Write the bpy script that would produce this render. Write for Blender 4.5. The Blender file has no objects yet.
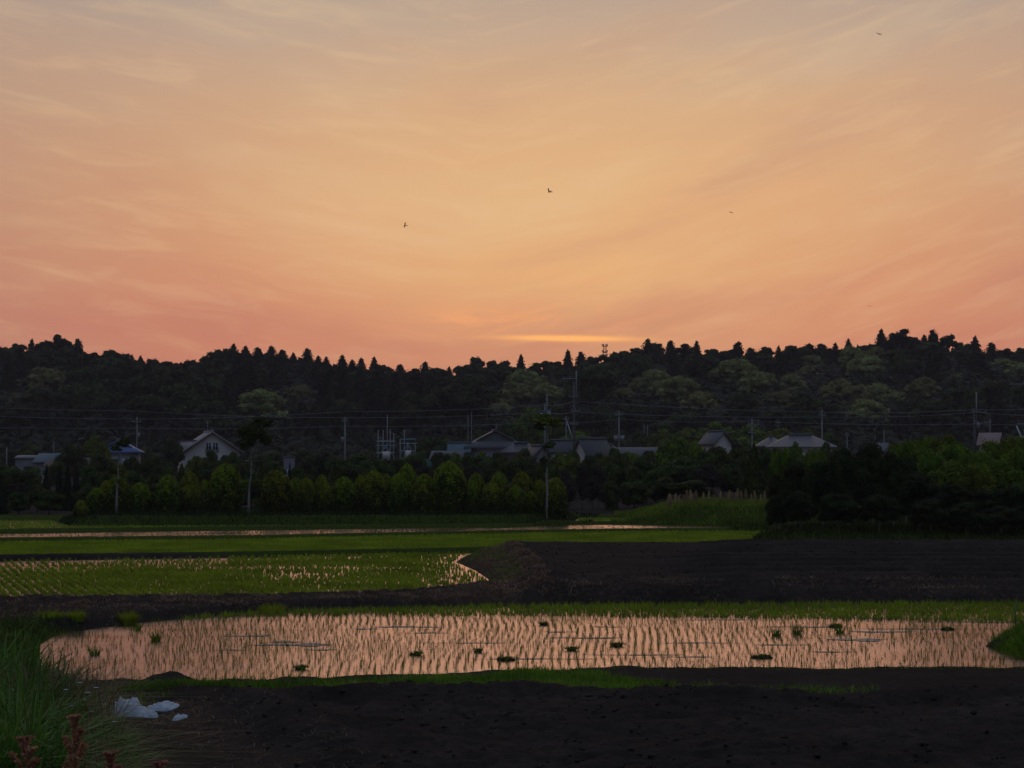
import bpy, math, random
import numpy as np
from mathutils import Vector, Matrix

# ------------------------------------------------------------------ basics
SC = bpy.context.scene
COL = SC.collection
CAMZ = 3.0
F = 1990.0                      # focal length in pixels
TH = math.atan(86.0 / F)        # camera pitch
RNG = np.random.default_rng(7)
random.seed(7)

def ray(px, py):
    dx = (px - 512.0) / F; dy = (384.0 - py) / F
    return (dx, math.cos(TH) - dy * math.sin(TH), math.sin(TH) + dy * math.cos(TH))
def at(px, py, Y):              # point on the sight line at distance Y
    d = ray(px, py); t = Y / d[1]
    return (d[0] * t, Y, CAMZ + d[2] * t)
def gnd(px, py, z=0.0):         # where the sight line meets height z
    d = ray(px, py); t = (z - CAMZ) / d[2]
    return (d[0] * t, d[1] * t)
def mpp(Y): return Y / F        # metres per pixel at distance Y

def link(o, parent=None):
    COL.objects.link(o)
    if parent is not None: o.parent = parent
    return o
def tag(o, label=None, cat=None, group=None, kind=None):
    if label: o['label'] = label
    if cat: o['category'] = cat
    if group: o['group'] = group
    if kind: o['kind'] = kind
    return o
def empty(name, loc=(0, 0, 0), rz=0.0):
    o = bpy.data.objects.new(name, None); o.empty_display_size = 0.3
    o.location = loc; o.rotation_euler = (0, 0, rz)
    return link(o)
def npmesh(name, V, Q=None, T=None, mat=None, smooth=False, attrs=None):
    V = np.asarray(V, dtype=np.float32).reshape(-1, 3)
    me = bpy.data.meshes.new(name)
    me.vertices.add(len(V)); me.vertices.foreach_set('co', V.ravel())
    loops = []; starts = []; n = 0
    if Q is not None and len(Q):
        Q = np.asarray(Q, dtype=np.int32).reshape(-1, 4)
        loops.append(Q.ravel()); starts.append(n + 4 * np.arange(len(Q))); n += 4 * len(Q)
    if T is not None and len(T):
        T = np.asarray(T, dtype=np.int32).reshape(-1, 3)
        loops.append(T.ravel()); starts.append(n + 3 * np.arange(len(T))); n += 3 * len(T)
    L = np.concatenate(loops); S = np.concatenate(starts)
    me.loops.add(len(L)); me.loops.foreach_set('vertex_index', L.astype(np.int32))
    me.polygons.add(len(S)); me.polygons.foreach_set('loop_start', S.astype(np.int32))
    if smooth: me.polygons.foreach_set('use_smooth', np.ones(len(S), dtype=bool))
    if attrs:
        for k, a in attrs.items():
            at_ = me.attributes.new(k, 'FLOAT', 'POINT'); at_.data.foreach_set('value', np.asarray(a, dtype=np.float32))
    me.update(calc_edges=True); me.validate()
    if mat: me.materials.append(mat)
    return me
def mobj(name, me, parent=None, loc=(0, 0, 0), rz=0.0):
    o = bpy.data.objects.new(name, me); o.location = loc; o.rotation_euler = (0, 0, rz)
    return link(o, parent)
def dup(root, loc=None, rz=None, scale=None):
    c = root.copy(); COL.objects.link(c)
    if loc is not None: c.location = loc
    if rz is not None: c.rotation_euler = (0, 0, rz)
    if scale is not None: c.scale = scale
    for ch in list(root.children):
        d = ch.copy(); COL.objects.link(d); d.parent = c
        for g in list(ch.children):
            e = g.copy(); COL.objects.link(e); e.parent = d
    return c

class MB:                        # small mesh collector
    def __init__(s): s.v = []; s.q = []; s.t = []
    def add(s, V, Q=(), T=()):
        b = len(s.v); s.v += [tuple(v) for v in V]
        s.q += [tuple(i + b for i in q) for q in Q]; s.t += [tuple(i + b for i in t) for t in T]
    def box(s, x0, x1, y0, y1, z0, z1):
        V = [(x, y, z) for z in (z0, z1) for y in (y0, y1) for x in (x0, x1)]
        s.add(V, [(0, 2, 3, 1), (4, 5, 7, 6), (0, 1, 5, 4), (2, 6, 7, 3), (0, 4, 6, 2), (1, 3, 7, 5)])
    def tube(s, pts, rad, n=6, cap=True):
        pts = [Vector(p) for p in pts]
        if not hasattr(rad, '__len__'): rad = [rad] * len(pts)
        V = []; Q = []; T = []
        for i, p in enumerate(pts):
            d = (pts[min(i + 1, len(pts) - 1)] - pts[max(i - 1, 0)]).normalized()
            a = d.cross(Vector((0, 0, 1)))
            if a.length < 1e-3: a = Vector((1, 0, 0))
            a.normalize(); b = a.cross(d)
            for k in range(n):
                w = 2 * math.pi * k / n
                V.append(p + (a * math.cos(w) + b * math.sin(w)) * rad[i])
        for i in range(len(pts) - 1):
            for k in range(n):
                Q.append((i * n + k, i * n + (k + 1) % n, (i + 1) * n + (k + 1) % n, (i + 1) * n + k))
        if cap:
            V.append(pts[0]); V.append(pts[-1]); m = len(pts) * n
            for k in range(n):
                T.append((m, (k + 1) % n, k)); T.append((m + 1, m - n + k, m - n + (k + 1) % n))
        s.add(V, Q, T)
    def build(s, name, mat, parent=None, smooth=False, loc=(0, 0, 0), rz=0.0):
        return mobj(name, npmesh(name, s.v, s.q, s.t, mat, smooth), parent, loc, rz)

# ------------------------------------------------------------------ numpy noise
_TAB = np.random.default_rng(3).random((256, 256))
def vnoise(x, y):
    xi = np.floor(x).astype(int); yi = np.floor(y).astype(int)
    fx = x - xi; fy = y - yi; fx = fx * fx * (3 - 2 * fx); fy = fy * fy * (3 - 2 * fy)
    a = _TAB[xi & 255, yi & 255]; b = _TAB[(xi + 1) & 255, yi & 255]
    c = _TAB[xi & 255, (yi + 1) & 255]; d = _TAB[(xi + 1) & 255, (yi + 1) & 255]
    return (a * (1 - fx) + b * fx) * (1 - fy) + (c * (1 - fx) + d * fx) * fy - 0.5
def fbm(x, y, sc, oct=4):
    r = 0; amp = 1.0; f = 1.0 / sc
    for i in range(oct):
        r = r + amp * vnoise(x * f + 17.3 * i, y * f + 9.1 * i); amp *= 0.5; f *= 2.03
    return r
def sstep(a, b, x):
    t = np.clip((x - a) / (b - a), 0, 1); return t * t * (3 - 2 * t)
def sdf(poly, X, Y):             # signed distance, negative inside
    X = np.asarray(X, float); Y = np.asarray(Y, float)
    d = np.full(X.shape, 1e9); ins = np.zeros(X.shape, bool)
    n = len(poly)
    for i in range(n):
        x0, y0 = poly[i]; x1, y1 = poly[(i + 1) % n]
        ex, ey = x1 - x0, y1 - y0
        wx, wy = X - x0, Y - y0
        t = np.clip((wx * ex + wy * ey) / (ex * ex + ey * ey + 1e-12), 0, 1)
        d = np.minimum(d, (wx - t * ex) ** 2 + (wy - t * ey) ** 2)
        c = ((y0 <= Y) & (y1 > Y)) | ((y1 <= Y) & (y0 > Y))
        with np.errstate(divide='ignore', invalid='ignore'):
            xs = x0 + (Y - y0) / (y1 - y0 if y1 != y0 else 1e-12) * ex
        ins ^= c & (X < xs)
    d = np.sqrt(d)
    return np.where(ins, -d, d)

# ------------------------------------------------------------------ materials
class NT:
    def __init__(s, tree): s.t = tree; s.n = tree.nodes; s.l = tree.links
    def node(s, typ, **kw):
        n = s.n.new(typ)
        for k, v in kw.items(): setattr(n, k, v)
        return n
    def put(s, sock, v):
        if isinstance(v, bpy.types.NodeSocket): s.l.new(v, sock)
        elif v is not None: sock.default_value = v
    def math(s, op, a, b=None, c=None, clamp=False):
        n = s.node('ShaderNodeMath', operation=op); n.use_clamp = clamp
        s.put(n.inputs[0], a)
        if b is not None: s.put(n.inputs[1], b)
        if c is not None: s.put(n.inputs[2], c)
        return n.outputs[0]
    def mix(s, f, a, b, typ='MIX', clamp=False):
        n = s.node('ShaderNodeMix', data_type='RGBA', blend_type=typ); n.clamp_result = clamp
        s.put(n.inputs[0], f); s.put(n.inputs[6], a); s.put(n.inputs[7], b)
        return n.outputs[2]
    def noise(s, vec, scale, detail=3, rough=0.5, dist=0.0):
        n = s.node('ShaderNodeTexNoise'); s.put(n.inputs['Vector'], vec)
        n.inputs['Scale'].default_value = scale; n.inputs['Detail'].default_value = detail
        n.inputs['Roughness'].default_value = rough; n.inputs['Distortion'].default_value = dist
        return n.outputs[0]
    def ramp(s, f, stops, interp='LINEAR'):
        n = s.node('ShaderNodeValToRGB'); s.put(n.inputs[0], f); r = n.color_ramp; r.interpolation = interp
        while len(r.elements) < len(stops): r.elements.new(0.5)
        for e, (p, c) in zip(r.elements, stops):
            e.position = p; e.color = c if len(c) == 4 else (*c, 1)
        return n.outputs[0]
    def maprange(s, v, a, b, c=0.0, d=1.0, smooth=False):
        n = s.node('ShaderNodeMapRange'); n.clamp = True
        if smooth: n.interpolation_type = 'SMOOTHSTEP'
        s.put(n.inputs[0], v)
        for i, q in enumerate((a, b, c, d)): n.inputs[i + 1].default_value = q
        return n.outputs[0]
    def mapping(s, vec, scale=(1, 1, 1), rot=(0, 0, 0)):
        n = s.node('ShaderNodeMapping'); s.put(n.inputs[0], vec)
        n.inputs['Scale'].default_value = scale; n.inputs['Rotation'].default_value = rot
        return n.outputs[0]

def newmat(name):
    m = bpy.data.materials.new(name); m.use_nodes = True
    nt = NT(m.node_tree); nt.n.clear()
    out = nt.node('ShaderNodeOutputMaterial')
    return m, nt, out
def pbsdf(nt, col, rough=0.7, spec=0.3, metal=0.0, normal=None):
    b = nt.node('ShaderNodeBsdfPrincipled')
    nt.put(b.inputs['Base Color'], col); nt.put(b.inputs['Roughness'], rough)
    b.inputs['Specular IOR Level'].default_value = spec; b.inputs['Metallic'].default_value = metal
    if normal is not None: nt.put(b.inputs['Normal'], normal)
    return b
def c4(c): return (c[0], c[1], c[2], 1.0)

def mat_plain(name, col, rough=0.7, var=0.15, scale=6.0, spec=0.3, metal=0.0):
    m, nt, out = newmat(name)
    tc = nt.node('ShaderNodeTexCoord').outputs['Object']
    f = nt.noise(tc, scale, 4, 0.6)
    a = c4([max(0, c * (1 - var)) for c in col]); b = c4([min(1, c * (1 + var)) for c in col])
    cc = nt.mix(nt.maprange(f, 0.3, 0.7), a, b)
    nt.l.new(pbsdf(nt, cc, rough, spec, metal).outputs[0], out.inputs[0])
    return m
def mat_leaf(name, dark, light, scale=1.2, trans=0.3, rough=0.55, rnd=0.35, tcol=None):
    """leaf colour varies in clumps and from plant to plant"""
    m, nt, out = newmat(name)
    tc = nt.node('ShaderNodeTexCoord').outputs['Object']
    oi = nt.node('ShaderNodeObjectInfo').outputs['Random']
    g = nt.node('ShaderNodeNewGeometry').outputs['Random Per Island']
    f = nt.noise(tc, scale, 3, 0.6)
    f = nt.math('ADD', nt.maprange(f, 0.35, 0.68), nt.math('MULTIPLY', nt.math('SUBTRACT', g, 0.5), 0.5), clamp=True)
    cc = nt.mix(f, c4(dark), c4(light))
    hv = nt.node('ShaderNodeHueSaturation'); nt.put(hv.inputs['Color'], cc)
    nt.put(hv.inputs['Hue'], nt.math('ADD', 0.5, nt.math('MULTIPLY', nt.math('SUBTRACT', oi, 0.5), 0.05)))
    nt.put(hv.inputs['Value'], nt.math('ADD', 1 - rnd / 2, nt.math('MULTIPLY', oi, rnd)))
    cc = hv.outputs[0]
    b = pbsdf(nt, cc, rough, 0.06)
    t = nt.node('ShaderNodeBsdfTranslucent')
    nt.put(t.inputs[0], nt.mix(1.0, cc, c4(tcol or (1.0, 1.0, 0.5)), 'MULTIPLY'))
    ms = nt.node('ShaderNodeMixShader'); ms.inputs[0].default_value = trans
    nt.l.new(b.outputs[0], ms.inputs[1]); nt.l.new(t.outputs[0], ms.inputs[2])
    nt.l.new(ms.outputs[0], out.inputs[0])
    return m

def mat_earth():
    m, nt, out = newmat('earth')
    geo = nt.node('ShaderNodeNewGeometry').outputs['Position']
    def attr(n):
        a = nt.node('ShaderNodeAttribute', attribute_name=n); return a.outputs['Fac']
    n1 = nt.noise(geo, 0.55, 6, 0.65); n2 = nt.noise(geo, 7.0, 5, 0.7); n3 = nt.noise(geo, 28.0, 3, 0.6)
    soil = nt.ramp(n1, [(0.3, (0.018, 0.0132, 0.011)), (0.5, (0.030, 0.0225, 0.019)), (0.72, (0.050, 0.038, 0.031))])
    soil = nt.mix(nt.maprange(n2, 0.42, 0.66), soil, (0.019, 0.0145, 0.0122, 1))
    soil = nt.mix(nt.maprange(n3, 0.63, 0.76), soil, (0.055, 0.046, 0.038, 1))
    straw = nt.mix(nt.maprange(n2, 0.3, 0.7), (0.032, 0.020, 0.015, 1), (0.080, 0.050, 0.036, 1))
    grass = nt.mix(nt.maprange(n2, 0.3, 0.7), (0.018, 0.028, 0.004, 1), (0.050, 0.070, 0.007, 1))
    e1 = nt.math('ADD', attr('straw'), nt.math('MULTIPLY', nt.math('SUBTRACT', n2, 0.5), 1.2))
    e2 = nt.math('ADD', attr('grass'), nt.math('MULTIPLY', nt.math('SUBTRACT', n2, 0.5), 1.2))
    c = nt.mix(nt.maprange(e1, 0.35, 0.65), soil, straw)
    c = nt.mix(nt.maprange(e2, 0.35, 0.65), c, grass)
    bp = nt.node('ShaderNodeBump'); bp.inputs['Strength'].default_value = 0.8; bp.inputs['Distance'].default_value = 0.05
    nt.put(bp.inputs['Height'], nt.math('ADD', n2, nt.math('MULTIPLY', n3, 0.5)))
    nt.l.new(pbsdf(nt, c, 1.0, 0.02, 0, bp.outputs[0]).outputs[0], out.inputs[0])
    return m

def mat_water():
    m, nt, out = newmat('paddy_water')
    geo = nt.node('ShaderNodeNewGeometry').outputs['Position']
    v = nt.mapping(geo, (1.0, 2.2, 1.0))
    n1 = nt.noise(v, 5.0, 3, 0.55); n2 = nt.noise(v, 22.0, 2, 0.5)
    calm = nt.noise(nt.mapping(geo, (0.22, 0.9, 1.0)), 0.9, 4, 0.6)
    rough = nt.maprange(calm, 0.36, 0.50, 0.10, 0.20)
    bp = nt.node('ShaderNodeBump'); bp.inputs['Distance'].default_value = 0.012
    bp.inputs['Strength'].default_value = 0.55
    nt.put(bp.inputs['Height'], nt.math('ADD', n1, nt.math('MULTIPLY', n2, 0.4)))
    b = pbsdf(nt, (0.030, 0.024, 0.02, 1), rough, 0.5, 0, bp.outputs[0])
    b.inputs['IOR'].default_value = 1.45
    g = nt.node('ShaderNodeBsdfGlossy'); nt.put(g.inputs['Roughness'], rough); nt.put(g.inputs['Normal'], bp.outputs[0])
    g.inputs['Color'].default_value = (0.62, 0.45, 0.445, 1)
    ly = nt.node('ShaderNodeLayerWeight'); ly.inputs[0].default_value = 0.5
    ms = nt.node('ShaderNodeMixShader')
    nt.put(ms.inputs[0], nt.maprange(ly.outputs['Facing'], 0.6, 0.98, 0.0, 0.72))
    nt.l.new(b.outputs[0], ms.inputs[1]); nt.l.new(g.outputs[0], ms.inputs[2])
    nt.l.new(ms.outputs[0], out.inputs[0])
    return m

M = {}
M['earth'] = mat_earth()
M['water'] = mat_water()
M['rice'] = mat_leaf('rice_leaf', (0.15, 0.20, 0.015), (0.31, 0.39, 0.032), 0.5, 0.45, 0.6, 0.2)
M['rice_dark'] = mat_leaf('rice_leaf_thin', (0.09, 0.12, 0.014), (0.22, 0.27, 0.03), 1.5, 0.3, 0.6, 0.3)
M['grass'] = mat_leaf('grass_blade', (0.05, 0.095, 0.009), (0.17, 0.26, 0.02), 0.8, 0.35, 0.6, 0.2)
M['grass_blue'] = mat_leaf('tall_grass_blade', (0.03, 0.07, 0.014), (0.12, 0.22, 0.04), 0.9, 0.35, 0.5, 0.2)
M['straw'] = mat_leaf('dry_straw', (0.075, 0.045, 0.030), (0.32, 0.195, 0.125), 1.5, 0.2, 0.8, 0.2, (1, .9, .7))
M['plume'] = mat_leaf('dry_plume', (0.28, 0.20, 0.12), (0.48, 0.37, 0.23), 5.0, 0.4, 0.8, 0.3, (1, .85, .6))
M['sorrel'] = mat_leaf('red_seed', (0.30, 0.13, 0.09), (0.58, 0.31, 0.21), 9.0, 0.4, 0.8, 0.3, (1, .7, .5))
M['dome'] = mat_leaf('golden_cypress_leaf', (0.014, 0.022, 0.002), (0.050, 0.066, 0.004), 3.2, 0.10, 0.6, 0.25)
M['lit_top'] = mat_leaf('cypress_leaf_lit_top', (0.09, 0.115, 0.004), (0.25, 0.27, 0.008), 3.2, 0.3, 0.6, 0.25)  # lighter leaf colour that paints light onto the dome tops
M['bush'] = mat_leaf('bush_leaf', (0.012, 0.022, 0.004), (0.075, 0.10, 0.012), 1.1, 0.2, 0.6, 0.6)
M['bright'] = mat_leaf('fresh_leaf', (0.03, 0.052, 0.003), (0.15, 0.20, 0.009), 1.6, 0.2, 0.6, 0.3)
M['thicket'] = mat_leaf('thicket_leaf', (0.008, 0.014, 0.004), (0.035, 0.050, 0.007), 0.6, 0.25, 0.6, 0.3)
M['dark'] = mat_leaf('dark_conifer_leaf', (0.006, 0.014, 0.005), (0.018, 0.032, 0.009), 0.8, 0.15, 0.7, 0.3)
M['cedar'] = mat_leaf('cedar_leaf', (0.008, 0.010, 0.006), (0.028, 0.033, 0.014), 0.5, 0.12, 0.7, 0.35)
M['hillbroad'] = mat_leaf('hill_leaf', (0.009, 0.012, 0.005), (0.072, 0.084, 0.022), 0.35, 0.2, 0.7, 0.7)
M['bloom'] = mat_leaf('blossoming_crown_leaf', (0.085, 0.085, 0.022), (0.33, 0.31, 0.11), 0.45, 0.25, 0.7, 0.35)
M['brownbush'] = mat_leaf('bare_reddish_twig', (0.020, 0.015, 0.013), (0.045, 0.034, 0.026), 0.9, 0.1, 0.8, 0.3, (1, .8, .7))
M['bark'] = mat_plain('bark', (0.07, 0.055, 0.045), 0.9, 0.4, 8)
M['palebark'] = mat_plain('pale_bark', (0.20, 0.185, 0.165), 0.85, 0.45, 5)
M['concrete'] = mat_plain('pole_concrete', (0.17, 0.165, 0.165), 0.8, 0.15, 3)
M['steel'] = mat_plain('dull_steel', (0.20, 0.205, 0.215), 0.6, 0.15, 3, 0.3, 0.1)
M['darksteel'] = mat_plain('dark_steel', (0.06, 0.06, 0.065), 0.6, 0.2, 3)
M['cyan'] = mat_plain('faded_cyan_paint', (0.16, 0.34, 0.38), 0.6, 0.25, 4)
M['wire'] = mat_plain('cable', (0.16, 0.16, 0.18), 0.6, 0.1, 1)
M['wallw'] = mat_plain('cream_render', (0.54, 0.46, 0.45), 0.85, 0.08, 1.2)
M['wallg'] = mat_plain('grey_render', (0.20, 0.185, 0.205), 0.85, 0.12, 1.2)
M['wallb'] = mat_plain('brown_boards', (0.09, 0.065, 0.05), 0.85, 0.3, 3)
M['roofpink'] = mat_plain('pale_pink_shingle', (0.30, 0.25, 0.245), 0.8, 0.12, 3)
M['trim'] = mat_plain('white_trim', (0.45, 0.45, 0.50), 0.6, 0.06, 2)
M['glass'] = mat_plain('window_pane', (0.03, 0.035, 0.045), 0.12, 0.1, 1, 0.6)
M['plastic'] = mat_plain('white_sheet', (0.38, 0.39, 0.43), 0.55, 0.2, 7, 0.4)
M['birdfeather'] = mat_plain('brown_feather', (0.035, 0.024, 0.02), 0.8, 0.3, 4)
M['green_paint'] = mat_plain('green_stake_paint', (0.02, 0.10, 0.07), 0.6, 0.2, 4)
M['orange_lit'] = mat_plain('painted_orange_light', (0.75, 0.38, 0.20), 0.6, 0.1, 4)  # sunset light on the spot is put into this base colour

def mat_tiles(name, col):
    m, nt, out = newmat(name)
    tc = nt.node('ShaderNodeTexCoord').outputs['Object']
    w = nt.node('ShaderNodeTexWave'); w.wave_type = 'BANDS'; w.bands_direction = 'Y'
    nt.put(w.inputs[0], tc); w.inputs['Scale'].default_value = 1.3; w.inputs['Distortion'].default_value = 0.3
    n = nt.noise(tc, 3.0, 4, 0.6)
    a = c4([c * 0.72 for c in col]); b = c4([c * 1.2 for c in col])
    cc = nt.mix(nt.math('ADD', nt.math('MULTIPLY', w.outputs[1], 0.5), nt.math('MULTIPLY', n, 0.5)), a, b)
    bp = nt.node('ShaderNodeBump'); bp.inputs['Distance'].default_value = 0.04; nt.put(bp.inputs['Height'], w.outputs[1])
    nt.l.new(pbsdf(nt, cc, 0.5, 0.4, 0, bp.outputs[0]).outputs[0], out.inputs[0])
    return m
M['tile'] = mat_tiles('grey_roof_tile', (0.075, 0.070, 0.075))
M['tiledark'] = mat_tiles('dark_roof_tile', (0.042, 0.040, 0.047))
M['tileblue'] = mat_tiles('blue_roof_tile', (0.09, 0.13, 0.30))
M['tilelight'] = mat_tiles('light_roof_tile', (0.115, 0.11, 0.12))
M['tilecyan'] = mat_tiles('cyan_metal_roof', (0.08, 0.13, 0.155))
M['tilebrown'] = mat_tiles('brown_roof_tile', (0.09, 0.06, 0.05))
M['tilered'] = mat_tiles('rose_brown_roof_tile', (0.30, 0.18, 0.16))

# ------------------------------------------------------------------ field layout (all on the plain)
def wp(l, z=0.0): return [gnd(a, b, z) for a, b in l]
P1 = wp([(40, 645), (58, 634), (100, 628), (150, 622), (200, 617), (260, 612), (512, 606), (700, 604.5), (1150, 603),
         (1150, 671.5), (1024, 670.5), (760, 672), (600, 671.5), (470, 675), (380, 678), (250, 683.5), (150, 686), (78, 688), (40, 666)])
P2 = wp([(-160, 606), (0, 603.5), (120, 603), (250, 601.5), (400, 596.5), (462, 590), (494, 583), (476, 571), (456, 562),
         (474, 553), (256, 557.4), (0, 561.2), (-160, 563.5)])
P3 = wp([(-260, 562), (0, 559), (256, 555.5), (475, 551.2), (765, 547), (750, 540), (770, 534), (880, 532.8), (740, 532.6),
         (640, 533.0), (512, 535), (256, 540.6), (0, 543.5), (-260, 547)])
P4 = wp([(-260, 543.5), (0, 541.0), (256, 538.4), (512, 533.0), (640, 531.4), (740, 531.0), (870, 531.4), (745, 527.2), (640, 524.8),
         (575, 524.8), (512, 527.6), (256, 530.2), (0, 534), (-260, 537)])
P5 = wp([(-260, 535), (0, 532), (256, 528.7), (512, 526.4), (572, 524.0), (634, 524.0), (622, 518.6), (578, 518.6), (572, 523.4),
         (512, 525.4), (300, 526.0), (70, 526.5), (52, 521), (-260, 521)])
P6 = wp([(540, 512.6), (650, 512.6), (665, 510.6), (530, 510.6)])
WATERS = [P1, P2, P3, P4, P5, P6]
FLD = [gnd(513, 542.6, .4), gnd(1200, 543, .4), gnd(1200, 586, .4), gnd(760, 587, .4), gnd(548, 589, .4), gnd(534, 560, .4)]
SOIL = [gnd(212, 692, .3), gnd(330, 697, .3), gnd(500, 686, .3), gnd(640, 693, .3), gnd(760, 698, .3), gnd(900, 690, .3), gnd(1200, 683, .3),
        (12, 6), (-0.4, 6), gnd(345, 768, .3), gnd(262, 725, .3)]
ISL = [gnd(84, 520, .3), gnd(300, 520.5, .3), gnd(560, 520, .3), (gnd(560, 520, .3)[0] + 1.0, 124), (gnd(84, 520, .3)[0] - 3, 128)]
RB = [gnd(652, 518, .5), gnd(745, 521, .5), gnd(880, 522, .5), (60, 100), (60, 150), gnd(648, 502, .5)]
TB = [gnd(778, 537, .3), gnd(1200, 537, .3), (90, 130), gnd(800, 520, .3)]

def ridge_profile(px):
    xs = [-400, 0, 30, 60, 80, 110, 130, 160, 195, 215, 240, 270, 300, 330, 360, 380, 405, 430, 450, 478, 500, 530, 560, 590, 620, 645, 680, 720, 760, 800, 840, 870, 900, 935, 965, 1000, 1024, 1400]
    ys = [350, 349, 345, 340, 346, 352, 354, 361, 361, 352, 347, 349, 355, 360, 363, 364, 369, 369, 370, 362, 361, 363, 361, 359, 355, 345, 347, 351, 350, 350, 345, 339, 335, 338, 344, 347, 351, 345]
    return np.interp(px, xs, ys)
def height(X, Y):
    X = np.asarray(X, float); Y = np.asarray(Y, float)
    d = np.full(X.shape, 1e9)
    for P in WATERS: d = np.minimum(d, sdf(P, X, Y))
    dS = sdf(SOIL, X, Y); dF = sdf(FLD, X, Y)
    big = fbm(X, Y, 2.3, 4); med = fbm(X + 40, Y, 0.5, 3)
    near = sstep(60, 20, Y)
    zl = np.where(Y > 62, 0.06, 0.17) + 0.05 * big * np.where(Y > 62, .5, 1)
    d = np.where(d > 0, np.maximum(d + .28 * fbm(X + 3, Y, 1.1, 3) * (Y < 80), .02), d)
    zl = zl - 0.11 * sstep(1.0, -2.0, X) * sstep(52, 48, Y) * sstep(36, 38, Y)
    # raised ploughed field and its shoulder
    f = sstep(0.9, 0.0, dF)
    zl = np.maximum(zl, 0.42 * f + 0.17 * (1 - f))
    px = 512 + X / Y * F
    sh = np.exp(-((px - 512 - (71 - Y) * 0.9) / 14.0) ** 2) * sstep(49, 55, Y) * sstep(75, 71, Y)
    zl = zl + 0.04 * sh
    # furrows on the right of the raised field
    fu = sstep(0.0, -1.0, dF) * sstep(640, 740, px + 18 * np.sin(Y * 0.25))
    zl = zl + fu * 0.16 * (0.6 + 0.4 * np.sin(2 * math.pi * Y / 2.8)) * np.sin(2 * math.pi * Y / 1.4)
    # island, right bank, thicket bank
    zl = np.maximum(zl, 0.55 * sstep(1.6, -0.6, sdf(ISL, X, Y)))
    zl = np.maximum(zl, 1.05 * sstep(3.0, -3.0, sdf(RB, X, Y)))
    zl = np.maximum(zl, 0.5 * sstep(2.5, -1.0, sdf(TB, X, Y)))
    # foreground soil field with a rough crest and a straw slope on its left
    s = sstep(0.9, -0.2, dS)
    lip = np.exp(-((dS + 0.35) / 0.35) ** 2) * (0.5 + 1.2 * np.clip(big + 0.2, 0, 1))
    zl = np.where(dS < 1.5, (0.30 + 0.10 * lip) * s + 0.06 * (1 - s) + (0.10 * big + 0.05 * fbm(X * .35 + Y * .2, Y * 1.6, 1.5, 2)) * s, zl)
    tr = (Y < 31) & (dS >= 1.5)
    zl = np.where(tr, 0.08 + 0.04 * big, zl)
    # near left verge rises towards the camera
    gm = sstep(-1.9, -3.9, X - (Y - 16) * -0.13) * sstep(24.5, 17.5, Y)
    zl = zl + 0.62 * gm
    # straw slope
    zl = zl + sstep(12, 5, Y) * 0.9
    zl = zl + np.clip(Y - 150, 0, 1e9) * 0.011
    # clods
    cl = np.abs(fbm(X, Y, 0.35, 3))
    amp = 0.03 + 0.22 * (Y > 37) * (Y < 50) * (dF > -.6) * np.where(X < -1, .7, 1) + 0.10 * sstep(0.5, -0.5, dS) * near + 0.03 * sstep(0.5, -0.5, dF)
    rough = amp * (0.6 - cl * 2) * 0.5 + 0.035 * med * near
    slope = 0.55 + 0.25 * big
    z = np.where(d > 0, np.minimum(zl + rough, d * slope - 0.02 + rough * sstep(0, .5, d)), np.maximum(-0.10, d * 0.5 - 0.02))
    return z
VX = [120, 190, 300, 400, 480, 530, 590, 640, 700, 760, 860]
V0 = [687, 684, 680, 677.5, 675, 671, 672, 682, 686, 688, 690]
V1 = [690, 687, 687, 687, 687, 688, 689, 691, 693, 694, 692]
def verge_mask(x, y):              # the grassy strip beside the near paddy, as a band on the ground
    px = 512 + x / y * F; py = 470 + 2.92 / y * F + 5 * fbm(x, y, .7, 3)
    return sstep(-1.2, .8, py - np.interp(px, VX, V0)) * sstep(1.5, -1.5, py - np.interp(px, VX, V1)) * (px > 90) * (px < 880) * np.where(px > 740, .45, 1) * (y < 31.5) * (y > 24)
def hz(x, y): return float(height(np.array([x]), np.array([y]))[0])
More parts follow.
